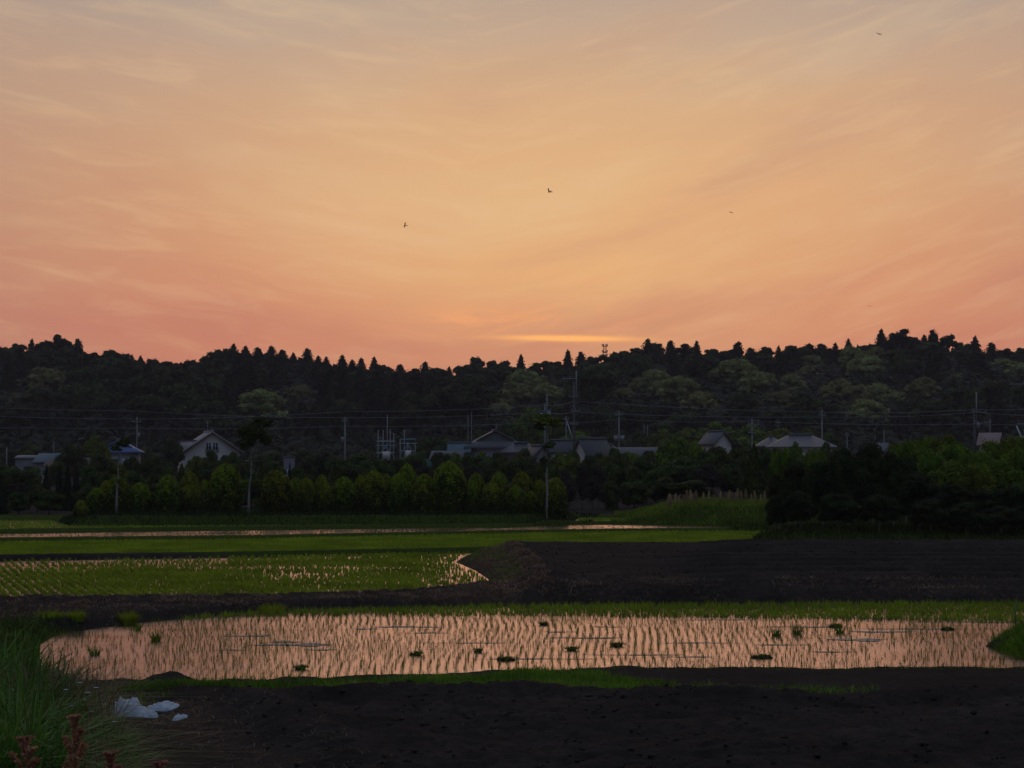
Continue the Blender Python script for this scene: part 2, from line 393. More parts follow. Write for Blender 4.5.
# ------------------------------------------------------------------ ground
def build_ground():
    nc, nr = 720, 980
    ang = np.linspace(-0.62, 0.62, nc)            # tangent of the azimuth
    Ys = 5.0 * (335 / 5.0) ** (np.linspace(0, 1, nr) ** 0.86)
    Yg = np.repeat(Ys[:, None], nc, 1); Xg = ang[None, :] * Yg
    xs = Xg.ravel(); ys = Yg.ravel()
    z = height(xs, ys)
    dS = sdf(SOIL, xs, ys); dF = sdf(FLD, xs, ys); dI = sdf(ISL, xs, ys); dR = sdf(RB, xs, ys); dT = sdf(TB, xs, ys)
    px = 512 + xs / ys * F
    n = fbm(xs, ys, 1.7, 3)
    g = np.zeros_like(xs); s = np.zeros_like(xs)
    verge = verge_mask(xs, ys)
    g = np.maximum(g, verge * 0.9)
    g = np.maximum(g, sstep(-3.0, -4.0, xs - (ys - 16) * -0.13) * sstep(25, 20, ys))
    g = np.maximum(g, sstep(66, 70, ys) * 0.75)
    g = np.maximum(g, sstep(0.5, -0.5, dR)); g = np.maximum(g, sstep(0.5, -0.5, dT) * .8)
    s = np.maximum(s, sstep(0.2, 0.9, dF) * sstep(4, 1.5, dF) * 0.75 * (ys > 43))
    s = np.maximum(s, 0.35 * (ys > 38) * (ys < 50) * (dF > 0))
    s = np.maximum(s, sstep(-0.3, 0.4, dS) * sstep(1.6, .6, dS) * (ys < 24.5) * 0.5)
    s = np.maximum(s, sstep(25.8, 24.4, ys) * sstep(0.3, 1.0, dS) * 0.3)
    s = np.maximum(s, (ys > 128) * 0.1); g = np.where(ys > 128, .12, g)
    s = np.maximum(s, (dF < -.8) * sstep(640, 740, px + 18 * np.sin(ys * .25)) * sstep(.55, .95, np.sin(2 * math.pi * ys / 2.8 + .3 * n)) * .40)
    s = np.maximum(s, (dF < -.6) * (ys < 50) * (n > .12) * .45)
    dP1 = sdf(P1, xs, ys); s = np.maximum(s, .42 * (ys > 43) * (dP1 > .1) * (dP1 < 1.5) * (ys < 49))
    g = np.maximum(g, .9 * (dP1 < 5) * sstep(-6.8, -7.6, xs) * (ys > 26) * sstep(37.5, 36.5, ys))
    g = g * np.where(dF < 0.6, 0, 1) * np.where((ys < 60) & (ys > 39.5), 0.0, 1)
    idx = np.arange(nc * nr).reshape(nr, nc)
    Q = np.stack([idx[:-1, :-1], idx[:-1, 1:], idx[1:, 1:], idx[1:, :-1]], -1).reshape(-1, 4)
    fS = dS[Q].mean(1) < 0; fF = dF[Q].mean(1) < 0
    far = ys[Q].mean(1) > 128
    V = np.stack([xs, ys, z], 1)
    for name, mask in (('ploughed_soil', fS), ('ploughed_field', fF & ~fS), ('meadow', far), ('field_bank', ~(fS | fF | far))):
        q = Q[mask]; u, inv = np.unique(q, return_inverse=True)
        me = npmesh(name, V[u], inv.reshape(-1, 4), None, M['earth'], True, {'grass': g[u], 'straw': s[u]})
        tag(mobj(name, me), kind='structure')
    # the sheet below that reaches the horizon
    b = 4000
    me = npmesh('ground', [(-b, -200, -.6), (b, -200, -.6), (b, b, -.6), (-b, b, -.6)], [(0, 1, 2, 3)], None, M['earth'])
    tag(mobj('ground', me), kind='structure')
    for P, nm in zip(WATERS, ('paddy_water',) * 6):
        me = bpy.data.meshes.new(nm)
        pts = np.array(P); c = pts.mean(0)
        me.from_pydata([(x, y, 0) for x, y in P], [], [list(range(len(P)))])
        me.update(); me.materials.append(M['water'])
        if me.polygons[0].normal.z < 0: me.flip_normals()
        tag(mobj(nm, me), kind='structure')
build_ground()

def hill_h(X, Y):
    px = 512 + X / 478.0 * F
    zr = 3 + (470 - ridge_profile(px)) / F * 478 - 6.5
    t = np.clip((Y - 325) / 152.0, 0, 1)
    t = t ** 0.85
    return 1.5 + (zr - 1.5) * t + 1.6 * fbm(X, Y, 30, 3) * sstep(325, 345, Y)
def build_hill():
    xs = np.linspace(-300, 300, 200); ys = np.linspace(320, 700, 100)
    Xg, Yg = np.meshgrid(xs, ys); z = hill_h(Xg.ravel(), Yg.ravel())
    nc = 200; nr = 100
    idx = np.arange(nc * nr).reshape(nr, nc)
    Q = np.stack([idx[:-1, :-1], idx[:-1, 1:], idx[1:, 1:], idx[1:, :-1]], -1).reshape(-1, 4)
    m, nt, out = newmat('forest_floor')
    p = nt.node('ShaderNodeNewGeometry').outputs['Position']
    c = nt.mix(nt.noise(p, 0.3, 5, 0.6), (0.010, 0.014, 0.007, 1), (0.022, 0.028, 0.012, 1))
    nt.l.new(pbsdf(nt, c, 1.0, 0.0).outputs[0], out.inputs[0])
    me = npmesh('hill', np.stack([Xg.ravel(), Yg.ravel(), z], 1), Q, None, m, True, None)
    tag(mobj('hill', me), kind='structure')
build_hill()

# ------------------------------------------------------------------ blades and leaf clouds
def blade_geo(base, h, w, bend, az, segs=2):
    """base (n,3); returns V,Q,T for n tapering, bending blades"""
    n = len(base); h = np.broadcast_to(h, n); w = np.broadcast_to(w, n); bend = np.broadcast_to(bend, n)
    dx, dy = np.cos(az), np.sin(az)
    sx, sy = -dy, dx
    tw = RNG.uniform(-1, 1, n) * 0.9
    sx, sy = np.cos(az + math.pi / 2 + tw), np.sin(az + math.pi / 2 + tw)
    V = []; 
    for i in range(segs + 1):
        t = i / segs
        off = bend * t ** 2 * h; zz = h * t * (1 - 0.35 * np.minimum(bend, 1.6) * t ** 1.5)
        cx = base[:, 0] + dx * off; cy = base[:, 1] + dy * off; cz = base[:, 2] + zz
        ww = w * (1 - t ** 1.5) * 0.5
        if i < segs:
            V.append(np.stack([cx - sx * ww, cy - sy * ww, cz], 1)); V.append(np.stack([cx + sx * ww, cy + sy * ww, cz], 1))
        else: V.append(np.stack([cx, cy, cz], 1))
    k = 2 * segs + 1
    A = np.stack(V, 1).reshape(-1, 3)
    b = np.arange(n)[:, None] * k
    Q = [b + np.array([[2 * i, 2 * i + 1, 2 * i + 3, 2 * i + 2]]) for i in range(segs - 1)]
    Q = np.concatenate(Q) if Q else np.zeros((0, 4), int)
    T = b + np.array([[2 * segs - 2, 2 * segs - 1, 2 * segs]])
    return A, Q, T
def blades(name, base, h, w, bend, mat, segs=2, az=None):
    n = len(base)
    if az is None: az = RNG.uniform(0, 2 * math.pi, n)
    return npmesh(name, *blade_geo(base, h, w, bend, az, segs), mat)

def poly_scatter(poly, n, margin=0.0):
    p = np.array(poly); lo = p.min(0); hi = p.max(0)
    x = RNG.uniform(lo[0], hi[0], n); y = RNG.uniform(lo[1], hi[1], n)
    k = sdf(poly, x, y) < -margin
    return x[k], y[k]

def leaf_mesh(name, P, N, size, mat, elong=1.6, extra=None, jitter=0.45):
    """P points, N outward normals -> a quad leaf at each"""
    n = len(P)
    N = N + RNG.normal(0, jitter, (n, 3)); N /= np.linalg.norm(N, axis=1, keepdims=True) + 1e-9
    R = RNG.normal(0, 1, (n, 3)); A = np.cross(N, R); A /= np.linalg.norm(A, axis=1, keepdims=True) + 1e-9
    B = np.cross(N, A)
    s = (size * RNG.uniform(0.6, 1.3, n))[:, None]
    V = np.stack([P - A * s * elong * .5, P + B * s * .5, P + A * s * elong * .5, P - B * s * .5], 1).reshape(-1, 3)
    Q = np.arange(4 * n).reshape(n, 4)
    T = None
    if extra is not None:
        ev, eq = extra; Q = np.concatenate([Q, eq + len(V)]); V = np.concatenate([V, ev])
    return npmesh(name, V, Q, T, mat)
def core_ball(c, r, nu=10, nv=6):
    V = []; Q = []
    for i in range(nv + 1):
        a = math.pi * i / nv
        for k in range(nu):
            b = 2 * math.pi * k / nu
            V.append((c[0] + r[0] * math.sin(a) * math.cos(b), c[1] + r[1] * math.sin(a) * math.sin(b), c[2] + r[2] * math.cos(a)))
    for i in range(nv):
        for k in range(nu):
            Q.append((i * nu + k, (i + 1) * nu + k, (i + 1) * nu + (k + 1) % nu, i * nu + (k + 1) % nu))
    return V, Q
def broad_crown(name, rx, rz, z0, nl, nleaf, size, mat, core=0.62, flat=1.0):
    """crown of radius rx, half height rz with its centre at z0+rz: uneven lobes of leaf clumps"""
    lobes = []
    for i in range(nl):
        a = random.uniform(0, 2 * math.pi); u = random.uniform(-0.75, 1.0)
        rr = math.sqrt(max(0, 1 - u * u)) * random.uniform(0.45, 0.82)
        c = (rx * rr * math.cos(a), rx * rr * math.sin(a), z0 + rz + rz * u * 0.68)
        s = random.uniform(0.20, 0.36)
        lobes.append((c, (rx * s, rx * s, rz * s * random.uniform(0.7, 0.95) * flat)))
    lobes.append(((0, 0, z0 + rz * .95), (rx * .55, rx * .55, rz * .66)))
    Ps = []; Ns = []
    wts = np.array([l[1][0] * l[1][2] for l in lobes]); wts /= wts.sum()
    for (c, r), w in zip(lobes, wts):
        k = max(8, int(nleaf * w))
        d = RNG.normal(0, 1, (k, 3)); d /= np.linalg.norm(d, axis=1, keepdims=True)
        d[:, 2] = np.where(d[:, 2] < -0.35, -d[:, 2], d[:, 2])
        rad = 1 - np.abs(RNG.normal(0, 0.16, k)) + (RNG.random(k) < 0.13) * RNG.uniform(0, .42, k)
        P = np.array(c) + d * np.array(r) * rad[:, None]
        Ps.append(P); Ns.append(d + np.array([0, 0, .4]))
    EV = []; EQ = []
    for c, r in lobes:
        v, q = core_ball(c, tuple(x * core for x in r), 7, 5)
        b = len(EV); EV += v; EQ += [tuple(i + b for i in f) for f in q]
    return leaf_mesh(name, np.concatenate(Ps), np.concatenate(Ns), size, mat, 1.5, (np.array(EV), np.array(EQ)))
def cone_crown(name, r, h, z0, nleaf, size, mat, tiers=9, power=0.8, droop=0.25, ragged=0.22):
    t = 1 - np.sqrt(RNG.random(nleaf)); t = np.clip(t + RNG.normal(0, .01, nleaf), 0, 1)
    a = RNG.uniform(0, 2 * math.pi, nleaf)
    tier = (t * tiers) % 1.0
    sec = np.floor(t * tiers)
    lob = 1 + ragged * np.sin(a * (4 + sec % 3) + sec * 2.4 + random.random() * 6)
    R = r * np.power(np.clip(1 - t, 0, 1), power) * (1.10 - 0.38 * tier) * lob
    rad = R * (1 - np.abs(RNG.normal(0, .22, nleaf)))
    z = z0 + h * t - droop * rad * 0.6
    P = np.stack([np.cos(a) * rad, np.sin(a) * rad, z], 1)
    N = np.stack([np.cos(a), np.sin(a), np.full(nleaf, .5)], 1)
    EV = []; EQ = []
    for i in range(5):
        tt = i / 4.2
        for k in range(7):
            w = 2 * math.pi * k / 7; q = r * (1 - tt) ** power * .62
            EV.append((q * math.cos(w), q * math.sin(w), z0 + h * tt))
    for i in range(4):
        for k in range(7): EQ.append((i * 7 + k, i * 7 + (k + 1) % 7, i * 7 + 7 + (k + 1) % 7, i * 7 + 7 + k))
    return leaf_mesh(name, P, N, size, mat, 1.9, (np.array(EV), np.array(EQ)))
def dome_crown(name, r, h, nleaf, size, mat, sharp=1.0, seed=0):
    """clipped egg-shaped cypress, unit base radius r, height h, tight foliage with soft lumps"""
    u = RNG.random(nleaf) ** 0.9; a = RNG.uniform(0, 2 * math.pi, nleaf)
    prof = lambda t: np.power(np.clip(1 - np.power(t, 2.9 * sharp), 0, 1), 0.46) * (0.86 + 0.25 * np.sin(np.clip(t, 0, 1) * 2.6 + .1))
    lump = 1 + 0.11 * np.sin(3 * a + seed) * np.sin(u * 7 + seed * 2) + 0.10 * np.sin(8 * a + seed * 3 + u * 9) * np.sin(u * 15 + seed)
    R = r * prof(u) * lump
    depth = np.abs(RNG.normal(0, .15, nleaf)); depth[: nleaf // 3] *= .15
    rad = R * (1 - depth) + (RNG.random(nleaf) < .05) * RNG.uniform(0, .12, nleaf) * r
    P = np.stack([np.cos(a) * rad, np.sin(a) * rad, h * u * (1 - depth * .35) + RNG.normal(0, .02, nleaf) * h * .6], 1)
    N = np.stack([np.cos(a), np.sin(a), u * 1.0], 1)
    EV = []; EQ = []
    for i in range(9):
        tt = i / 8.0 * .95
        for k in range(12):
            w = 2 * math.pi * k / 12; q = r * float(prof(np.array(tt))) * .70
            EV.append((q * math.cos(w), q * math.sin(w), h * tt * .96))
    for i in range(8):
        for k in range(12): EQ.append((i * 12 + k, i * 12 + (k + 1) % 12, i * 12 + 12 + (k + 1) % 12, i * 12 + 12 + k))
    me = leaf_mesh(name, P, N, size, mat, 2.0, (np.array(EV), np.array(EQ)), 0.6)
    me.materials.append(M['lit_top'])                # sky-lit tops painted in: lighter leaves crowd the upper and outermost sprays
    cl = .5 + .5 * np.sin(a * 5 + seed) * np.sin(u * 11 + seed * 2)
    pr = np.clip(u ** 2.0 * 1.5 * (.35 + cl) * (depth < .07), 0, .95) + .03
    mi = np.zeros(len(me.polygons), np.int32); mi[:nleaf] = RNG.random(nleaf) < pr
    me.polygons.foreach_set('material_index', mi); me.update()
    return me
def trunk_mesh(name, r, h, mat, limbs=0, lean=0.0, kink=0.06, spread=0.5, lz=0.5):
    mb = MB(); pts = []; rad = []
    n = 7
    for i in range(n):
        t = i / (n - 1)
        pts.append((lean * t + random.uniform(-kink, kink) * h * .3 * t, random.uniform(-kink, kink) * h * .3 * t, h * t - 0.15 * (i == 0)))
        rad.append(r * (1.25 - 0.75 * t) * (1.25 if i == 0 else 1))
    mb.tube(pts, rad, 7)
    for k in range(limbs):
        t = lz + (1 - lz) * (k + .5) / limbs; a = random.uniform(0, 6.28)
        i = min(n - 2, int(t * (n - 1))); p = Vector(pts[i]).lerp(Vector(pts[i + 1]), t * (n - 1) - i)
        L = spread * random.uniform(.6, 1.1)
        q = p + Vector((math.cos(a) * L * .5, math.sin(a) * L * .5, L * .35)); e = p + Vector((math.cos(a) * L, math.sin(a) * L, L * .9))
        mb.tube([p, q, e], [r * .45, r * .3, r * .12], 5)
    return npmesh(name, mb.v, mb.q, mb.t, mat, True)
def make_tree(name, crown, trunk):
    r = empty(name); mobj('crown', crown, r); mobj('trunk', trunk, r)
    return r
def uses(root, loc, rz, scale, flag={}):
    """first use moves the prototype itself; afterwards copies"""
    if root.name not in flag:
        flag[root.name] = 1
        root.location = loc; root.rotation_euler = (0, 0, rz); root.scale = scale
        return root
    return dup(root, loc, rz, scale)
ORD = ['first', 'second', 'third', 'fourth', 'fifth', 'sixth', 'seventh', 'eighth', 'ninth', 'tenth', 'eleventh', 'twelfth', 'thirteenth', 'fourteenth', 'fifteenth', 'sixteenth', 'seventeenth', 'eighteenth', 'nineteenth', 'twentieth']

# ------------------------------------------------------------------ hillside forest
BLOOM = [(262, 408, 44, 372), (300, 396, 26, 392), (44, 381, 34, 425), (14, 400, 18, 400), (527, 384, 40, 425), (548, 396, 36, 410), (515, 398, 34, 400), (655, 382, 34, 430), (680, 392, 38, 420), (700, 405, 34, 402), (640, 390, 26, 415), (622, 398, 26, 404),
    (812, 363, 24, 450), (806, 376, 22, 440), (853, 359, 27, 452), (878, 358, 28, 452), (866, 370, 32, 436), (792, 386, 26, 420), (838, 392, 34, 415), (858, 398, 34, 406), (880, 396, 32, 410), (896, 402, 26, 402), (868, 414, 36, 392), (922, 391, 34, 415), (958, 382, 16, 425),
    (1004, 366, 26, 446), (1022, 373, 30, 440), (780, 402, 28, 404), (735, 376, 40, 430), (756, 384, 34, 425), (500, 412, 26, 384)]
BY = {}
for px, cy, w, Y in BLOOM:           # stand each on the slope where its crown is seen
    best = None
    for Yt in np.arange(335, 476, 2.0):
        c = at(px, cy, Yt); sc_ = w * mpp(Yt) / 8.4
        e = abs(c[2] - 5.0 * sc_ - float(hill_h(np.array([c[0]]), np.array([Yt]))[0]) + .3)
        if best is None or e < best[0]: best = (e, Yt)
    BY[(px, cy)] = best[1]
def hill_forest():
    ced = []
    for i in range(5):
        r = 2.7 + .7 * random.random(); h = 11.5 + 2 * random.random()
        ced.append(make_tree('cedar', cone_crown('cedar_crown', r, h, 1.5, 3400, .42, M['cedar'], 7 + i, .46 + .04 * i, .2, .3), trunk_mesh('cedar_trunk', .2, 6, M['bark'])))
    shg = []
    for i in range(5):
        shg.append(make_tree('broadleaf_tree', broad_crown('crown', 3.6 + .6 * random.random(), 3.2 + random.random(), 3.0, 11 + i, 3600, .42, M['hillbroad']), trunk_mesh('trunk', .25, 5, M['bark'], 3, 0, .1, 2)))
    blm = []
    for i in range(4):
        blm.append(make_tree('blossoming_tree', broad_crown('crown', 4.8 + .8 * random.random(), 4.3 + .5 * random.random(), .4, 44 + 3 * i, 8000, .36, M['bloom'], .7, .95), trunk_mesh('trunk', .25, 5, M['bark'], 3, 0, .1, 2)))
    cr = [make_tree('pine_tree', broad_crown('crown', 2.8 + .5 * i, 3.7, 4.4, 7 + i, 2400, .4, M['cedar']), trunk_mesh('trunk', .22, 8.5, M['bark'], 5, .3, .1, 2)) for i in range(3)]
    reg = [(-999, 85, 'at the far left of the hill'), (85, 160, 'above the blue-roofed house'), (160, 260, 'above the white gabled house'),
           (260, 360, 'above the lone grey pole'), (360, 455, 'above the cyan scaffold'), (455, 545, 'above the hipped grey house'),
           (545, 640, 'behind the tallest utility pole'), (640, 735, 'above the small house among trees'), (735, 835, 'above the long-roofed house'),
           (835, 930, 'on the summit right of centre'), (930, 9999, 'behind the right-hand utility pole')]
    def where(px):
        for a, b, s in reg:
            if a <= px < b: return s
    def put(proto, px, Y, sc, kind, band, zoff=0.0, sy=None):
        x = (px - 512) / F * Y; z = float(hill_h(np.array([x]), np.array([Y]))[0]) - .3 + zoff
        s = sc * random.uniform(.92, 1.08); sz = s * random.uniform(.92, 1.1)
        hh = max(v[2] for v in proto.children[0].bound_box)
        if band == 'slope' and kind != 'bloom':
            for bx_, cy_, w_, _ in BLOOM:       # keep the pale crowns in view
                if abs(px - bx_) < w_ * .5 + 8 and at(px, cy_ + w_ * .22, Y)[2] - z < hh * sz and Y < BY[(bx_, cy_)] + 5:
                    q = max(.22, (at(px, cy_ + w_ * .22, Y)[2] - z) / hh); sz = min(sz, q); s = min(s, max(q * 1.3, .5))
        if band == 'slope': sz = min(sz, max(.35, (at(px, ridge_profile(px) + 5, Y)[2] - z) / hh))
        o = uses(proto, (x, Y, z), random.uniform(0, 6.28), (s, s, sz))
        kinds = {'cedar': 'dark pointed cedar', 'broad': 'dark rounded broadleaf tree', 'bloom': 'pale olive blossoming tree', 'pine': 'dark open-crowned tree'}
        L = '%s %s %s' % (kinds[kind], {'ridge': 'cut out against the sky', 'slope': 'on the wooded slope'}[band], where(px))
        tag(o, L, 'tree', L.replace('dark', 'dark').replace('tree ', 'trees ').replace('cedar ', 'cedars '))
        return o
    # skyline, read off the photograph: (px, top y, kind)
    sky = [(-12, 346, 'c'), (4, 346, 'b'), (17, 343, 'b'), (31, 338, 'c'), (44, 340, 'b'), (58, 333, 'p'), (66, 340, 'b'), (77, 338, 'c'), (92, 352, 'b'), (108, 349, 'b'),
           (119, 352, 'b'), (131, 354, 'c'), (140, 355, 'c'), (152, 358, 'b'), (168, 361, 'b'), (190, 359, 'b'), (205, 358, 'b'), (215, 351, 'b'), (224, 348, 'b'), (233, 343, 'c'), (245, 345, 'c'), (257, 347, 'c'),
           (271, 345, 'c'), (282, 349, 'c'), (293, 352, 'c'), (307, 348, 'c'), (318, 355, 'c'), (326, 356, 'c'), (342, 354, 'c'), (352, 359, 'c'), (361, 357, 'c'), (374, 356, 'c'),
           (383, 364, 'b'), (400, 364, 'c'), (412, 368, 'b'), (425, 361, 'c'), (437, 367, 'b'), (449, 366, 'c'), (463, 364, 'b'), (476, 356, 'b'), (492, 360, 'b'), (504, 360, 'b'), (521, 354, 'c'), (535, 362, 'b'),
           (548, 360, 'b'), (556, 361, 'b'), (568, 349, 'c'), (581, 351, 'c'), (593, 356, 'b'), (611, 353, 'b'), (622, 350, 'b'), (635, 347, 'b'), (648, 338, 'c'), (657, 342, 'b'), (671, 340, 'c'),
           (686, 343, 'p'), (697, 340, 'c'), (711, 348, 'b'), (724, 350, 'b'), (738, 341, 'p'), (752, 347, 'b'), (765, 346, 'b'), (779, 345, 'c'), (793, 345, 'b'), (808, 343, 'b'), (822, 343, 'b'), (836, 342, 'c'), (849, 338, 'c'),
           (868, 345, 'b'), (882, 328, 'c'), (893, 332, 'c'), (901, 328, 'p'), (914, 337, 'b'), (925, 334, 'c'), (934, 329, 'p'), (949, 333, 'p'), (962, 342, 'b'), (976, 335, 'c'), (992, 342, 'c'), (1006, 348, 'b'), (1020, 347, 'b'), (1034, 350, 'b')]
    for px, ty, k in sky:
        Y = random.uniform(470, 482)
        x = (px - 512) / F * Y; z = float(hill_h(np.array([x]), np.array([Y]))[0])
        top = at(px, ty, Y)[2]; hh = max(3.0, top - z + .3)
        proto, H, kind = {'c': (random.choice(ced), 13.5, 'cedar'), 'b': (random.choice(shg), 10.0, 'broad'), 'p': (random.choice(cr), 12.0, 'pine')}[k]
        H = max(v[2] for v in proto.children[0].bound_box); s = hh / H
        sx = max(s, .8) * random.uniform(.85, 1.1)
        o = put(proto, px, Y, 1.0, kind, 'ridge'); o.scale = (sx, sx, s)
    # slope rows
    for row, Y in enumerate((459, 436, 413, 391, 369, 350)):
        step = 33
        px = -30 + (row % 2) * 13
        while px < 1056:
            p = px + random.uniform(-7, 7)
            if 222 < p < 470 and row < 5: k = 'c' if random.random() < .85 else 'b'
            elif p >= 930 and row < 4: k = 'c' if random.random() < .5 else 'b'
            else: k = 'c' if random.random() < .22 else 'b'
            y2 = Y + random.uniform(-7, 7)
            if k == 'c': put(random.choice(ced), p, y2, random.uniform(.8, 1.0) if row < 5 else .65, 'cedar', 'slope')
            else: put(random.choice(shg), p, y2, random.uniform(.95, 1.3), 'broad', 'slope')
            px += step
    # pale blossoming crowns picked out on the slope: (px, centre y, width px, Y)
    for px, cy, w, Y in BLOOM:
        proto = random.choice(blm); Yt = BY[(px, cy)]; c = at(px, cy, Yt); x = c[0]; zc = c[2]; s = w * mpp(Yt) / 8.4
        o = uses(proto, (x, Yt, zc - 5.0 * s), random.uniform(0, 6.28), (s, s, s * random.uniform(.85, 1.0)))
        tag(o, 'pale olive blossoming tree on the wooded slope ' + where(px), 'tree', 'blossoming trees on the slope ' + where(px))
hill_forest()
def undergrowth():
    n = 52000
    y = RNG.uniform(322, 482, n); x = RNG.uniform(-0.33, 0.33, n) * y
    z = hill_h(x, y) + RNG.uniform(.1, 3.6, n)
    me = leaf_mesh('undergrowth', np.stack([x, y, z], 1), np.tile([0, -.3, 1.0], (n, 1)), 1.1, M['cedar'])
    tag(mobj('undergrowth', me), kind='stuff', cat='undergrowth', label='dark shrubby undergrowth covering the wooded hillside')
undergrowth()
def ridge_scrub():
    n = 16000
    y = RNG.uniform(476, 494, n); x = RNG.uniform(-0.31, 0.31, n) * y; px = 512 + x / y * F
    z = hill_h(x, y) + RNG.uniform(-.5, 5.0, n)
    lim = CAMZ + (470 - (ridge_profile(px) + 6 + 4 * vnoise(px / 7.0, px * 0))) / F * y
    z = np.minimum(z, lim - RNG.uniform(0, 1.5, n))
    tag(mobj('ridge_scrub', leaf_mesh('ridge_scrub', np.stack([x, y, z], 1), np.tile([0, -1.0, .5], (n, 1)), 1.2, M['cedar'])), 'dark scrub closing the gaps between trees along the ridge', 'scrub', None, 'stuff')
ridge_scrub()

# ------------------------------------------------------------------ clipped cypresses on the island
TALL = [(117.5, 'left'), (249, 'middle'), (547, 'right')]
def domes():
    protos = []
    for i in range(6):
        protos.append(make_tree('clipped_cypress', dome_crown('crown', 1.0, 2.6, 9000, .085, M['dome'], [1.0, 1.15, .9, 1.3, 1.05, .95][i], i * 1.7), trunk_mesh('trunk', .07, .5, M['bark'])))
    front = [(82, 500, 16), (97, 488, 22), (118, 476, 25), (140, 483, 26), (168.5, 475, 28), (192, 485, 23), (226, 464, 36), (276.5, 470.5, 31), (306.5, 478, 22), (326, 485, 19), (344, 477, 25), (374, 471, 31), (398.5, 474, 25),
             (424.5, 474, 28), (449, 461.5, 36), (473, 481, 15), (491.5, 482, 25), (516, 486, 23), (531, 491, 15), (555, 478, 27)]
    back = [(107, 481, 18), (190, 472, 24), (205, 480, 16), (296, 478, 20), (322, 475, 19), (361, 475, 18), (387, 474, 14), (407, 464.5, 26), (437, 475, 16), (476, 473, 20), (499, 472.5, 22), (503.5, 481, 15), (522, 472, 23), (540, 480, 18)]
    for row, lst, Y in (('front', front, 112.2), ('back', back, 115.6)):
        for i, (px, ty, w) in enumerate(lst):
            y = Y + random.uniform(-.35, .35); x = (px - 512) / F * y
            z = hz(x, y) - .05; h = at(px, ty, y)[2] - z; r = w * mpp(y) / 2
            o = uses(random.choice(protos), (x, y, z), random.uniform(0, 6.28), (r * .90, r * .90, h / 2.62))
            size = 'large' if h > 2.7 else ('small' if h < 1.9 else 'medium-sized')
            shape = 'broad' if r / h > .33 else ('slim' if r / h < .25 else 'egg-shaped')
            left = [t for t in TALL if t[0] < px]
            if left:
                t = left[-1]; k = len([1 for q in lst if t[0] < q[0] <= px])
                pos = '%s to the right of the %s bare-trunked tree' % (ORD[k - 1], t[1])
            else:
                k = len([1 for q in lst if q[0] <= px]); pos = '%s from the left end' % ORD[k - 1]
            tag(o, '%s %s cypress in the %s row, %s' % (size, shape, row, pos), 'shrub', 'clipped cypresses in a row along the grass bank')
    c = uses(protos[3], *(lambda y: ((( 84 - 512) / F * y, y, hz((84 - 512) / F * y, y) - .05), 1.0, (.30, .30, .27)))(110.9))
    tag(c, 'tiny round cypress seedling at the far left foot of the row', 'shrub', 'clipped cypresses in a row along the grass bank')
    # three slender tall trees with bare pale trunks
    for j, (px, base, trk, crowns, lab) in enumerate((
            (117, 507, 438, [(123, 443, 7, 8, 'bush'), (116, 449, 6, 4, 'bush'), (114, 472, 5, 5, 'bush'), (120, 482, 4, 4, 'bright')], 'slender bare-trunked tree with a tiny dark crown before the blue-roofed house'),
            (249, 513, 440, [(255, 433, 18, 20, 'bush'), (264, 424, 12, 10, 'bush'), (247, 443, 12, 11, 'bush'), (266, 440, 10, 9, 'bush'), (243, 484, 6, 5, 'bright'), (257, 483, 6, 4, 'bright')], 'slender bare-trunked tree with a large dark crown right of the white house'),
            (547, 516, 425, [(546, 421, 17, 8, 'bright'), (538, 427, 9, 5, 'bush'), (556, 425, 9, 5, 'bright'), (549, 446, 7, 6, 'bush'), (543, 462, 5, 6, 'bush')], 'slender bare-trunked tree with a flat spreading crown near the right end of the row'))):
        Y = 110.6; x = (px - 512) / F * Y; z = hz(x, Y)
        r = empty('slender_tree', (x, Y, z)); tag(r, lab, 'tree', 'slender bare-trunked trees among the cypresses')
        h = at(px, trk, Y)[2] - z
        me = trunk_mesh('trunk', .062, h, M['palebark'], 6, (crowns[0][0] - px) * mpp(Y) * .5, .07, .5, .35); mobj('trunk', me, r)
        for (cx, cy, wx, wy, mt) in crowns:
            p = at(cx, cy, Y); s = mpp(Y)
            me = broad_crown('crown', wx * s, wy * s, p[2] - z - wy * s, 7, 700 + int(wx * wy * 7), .09, M[mt], .5)
            mobj('crown', me, r, (p[0] - x, 0, 0))
domes()

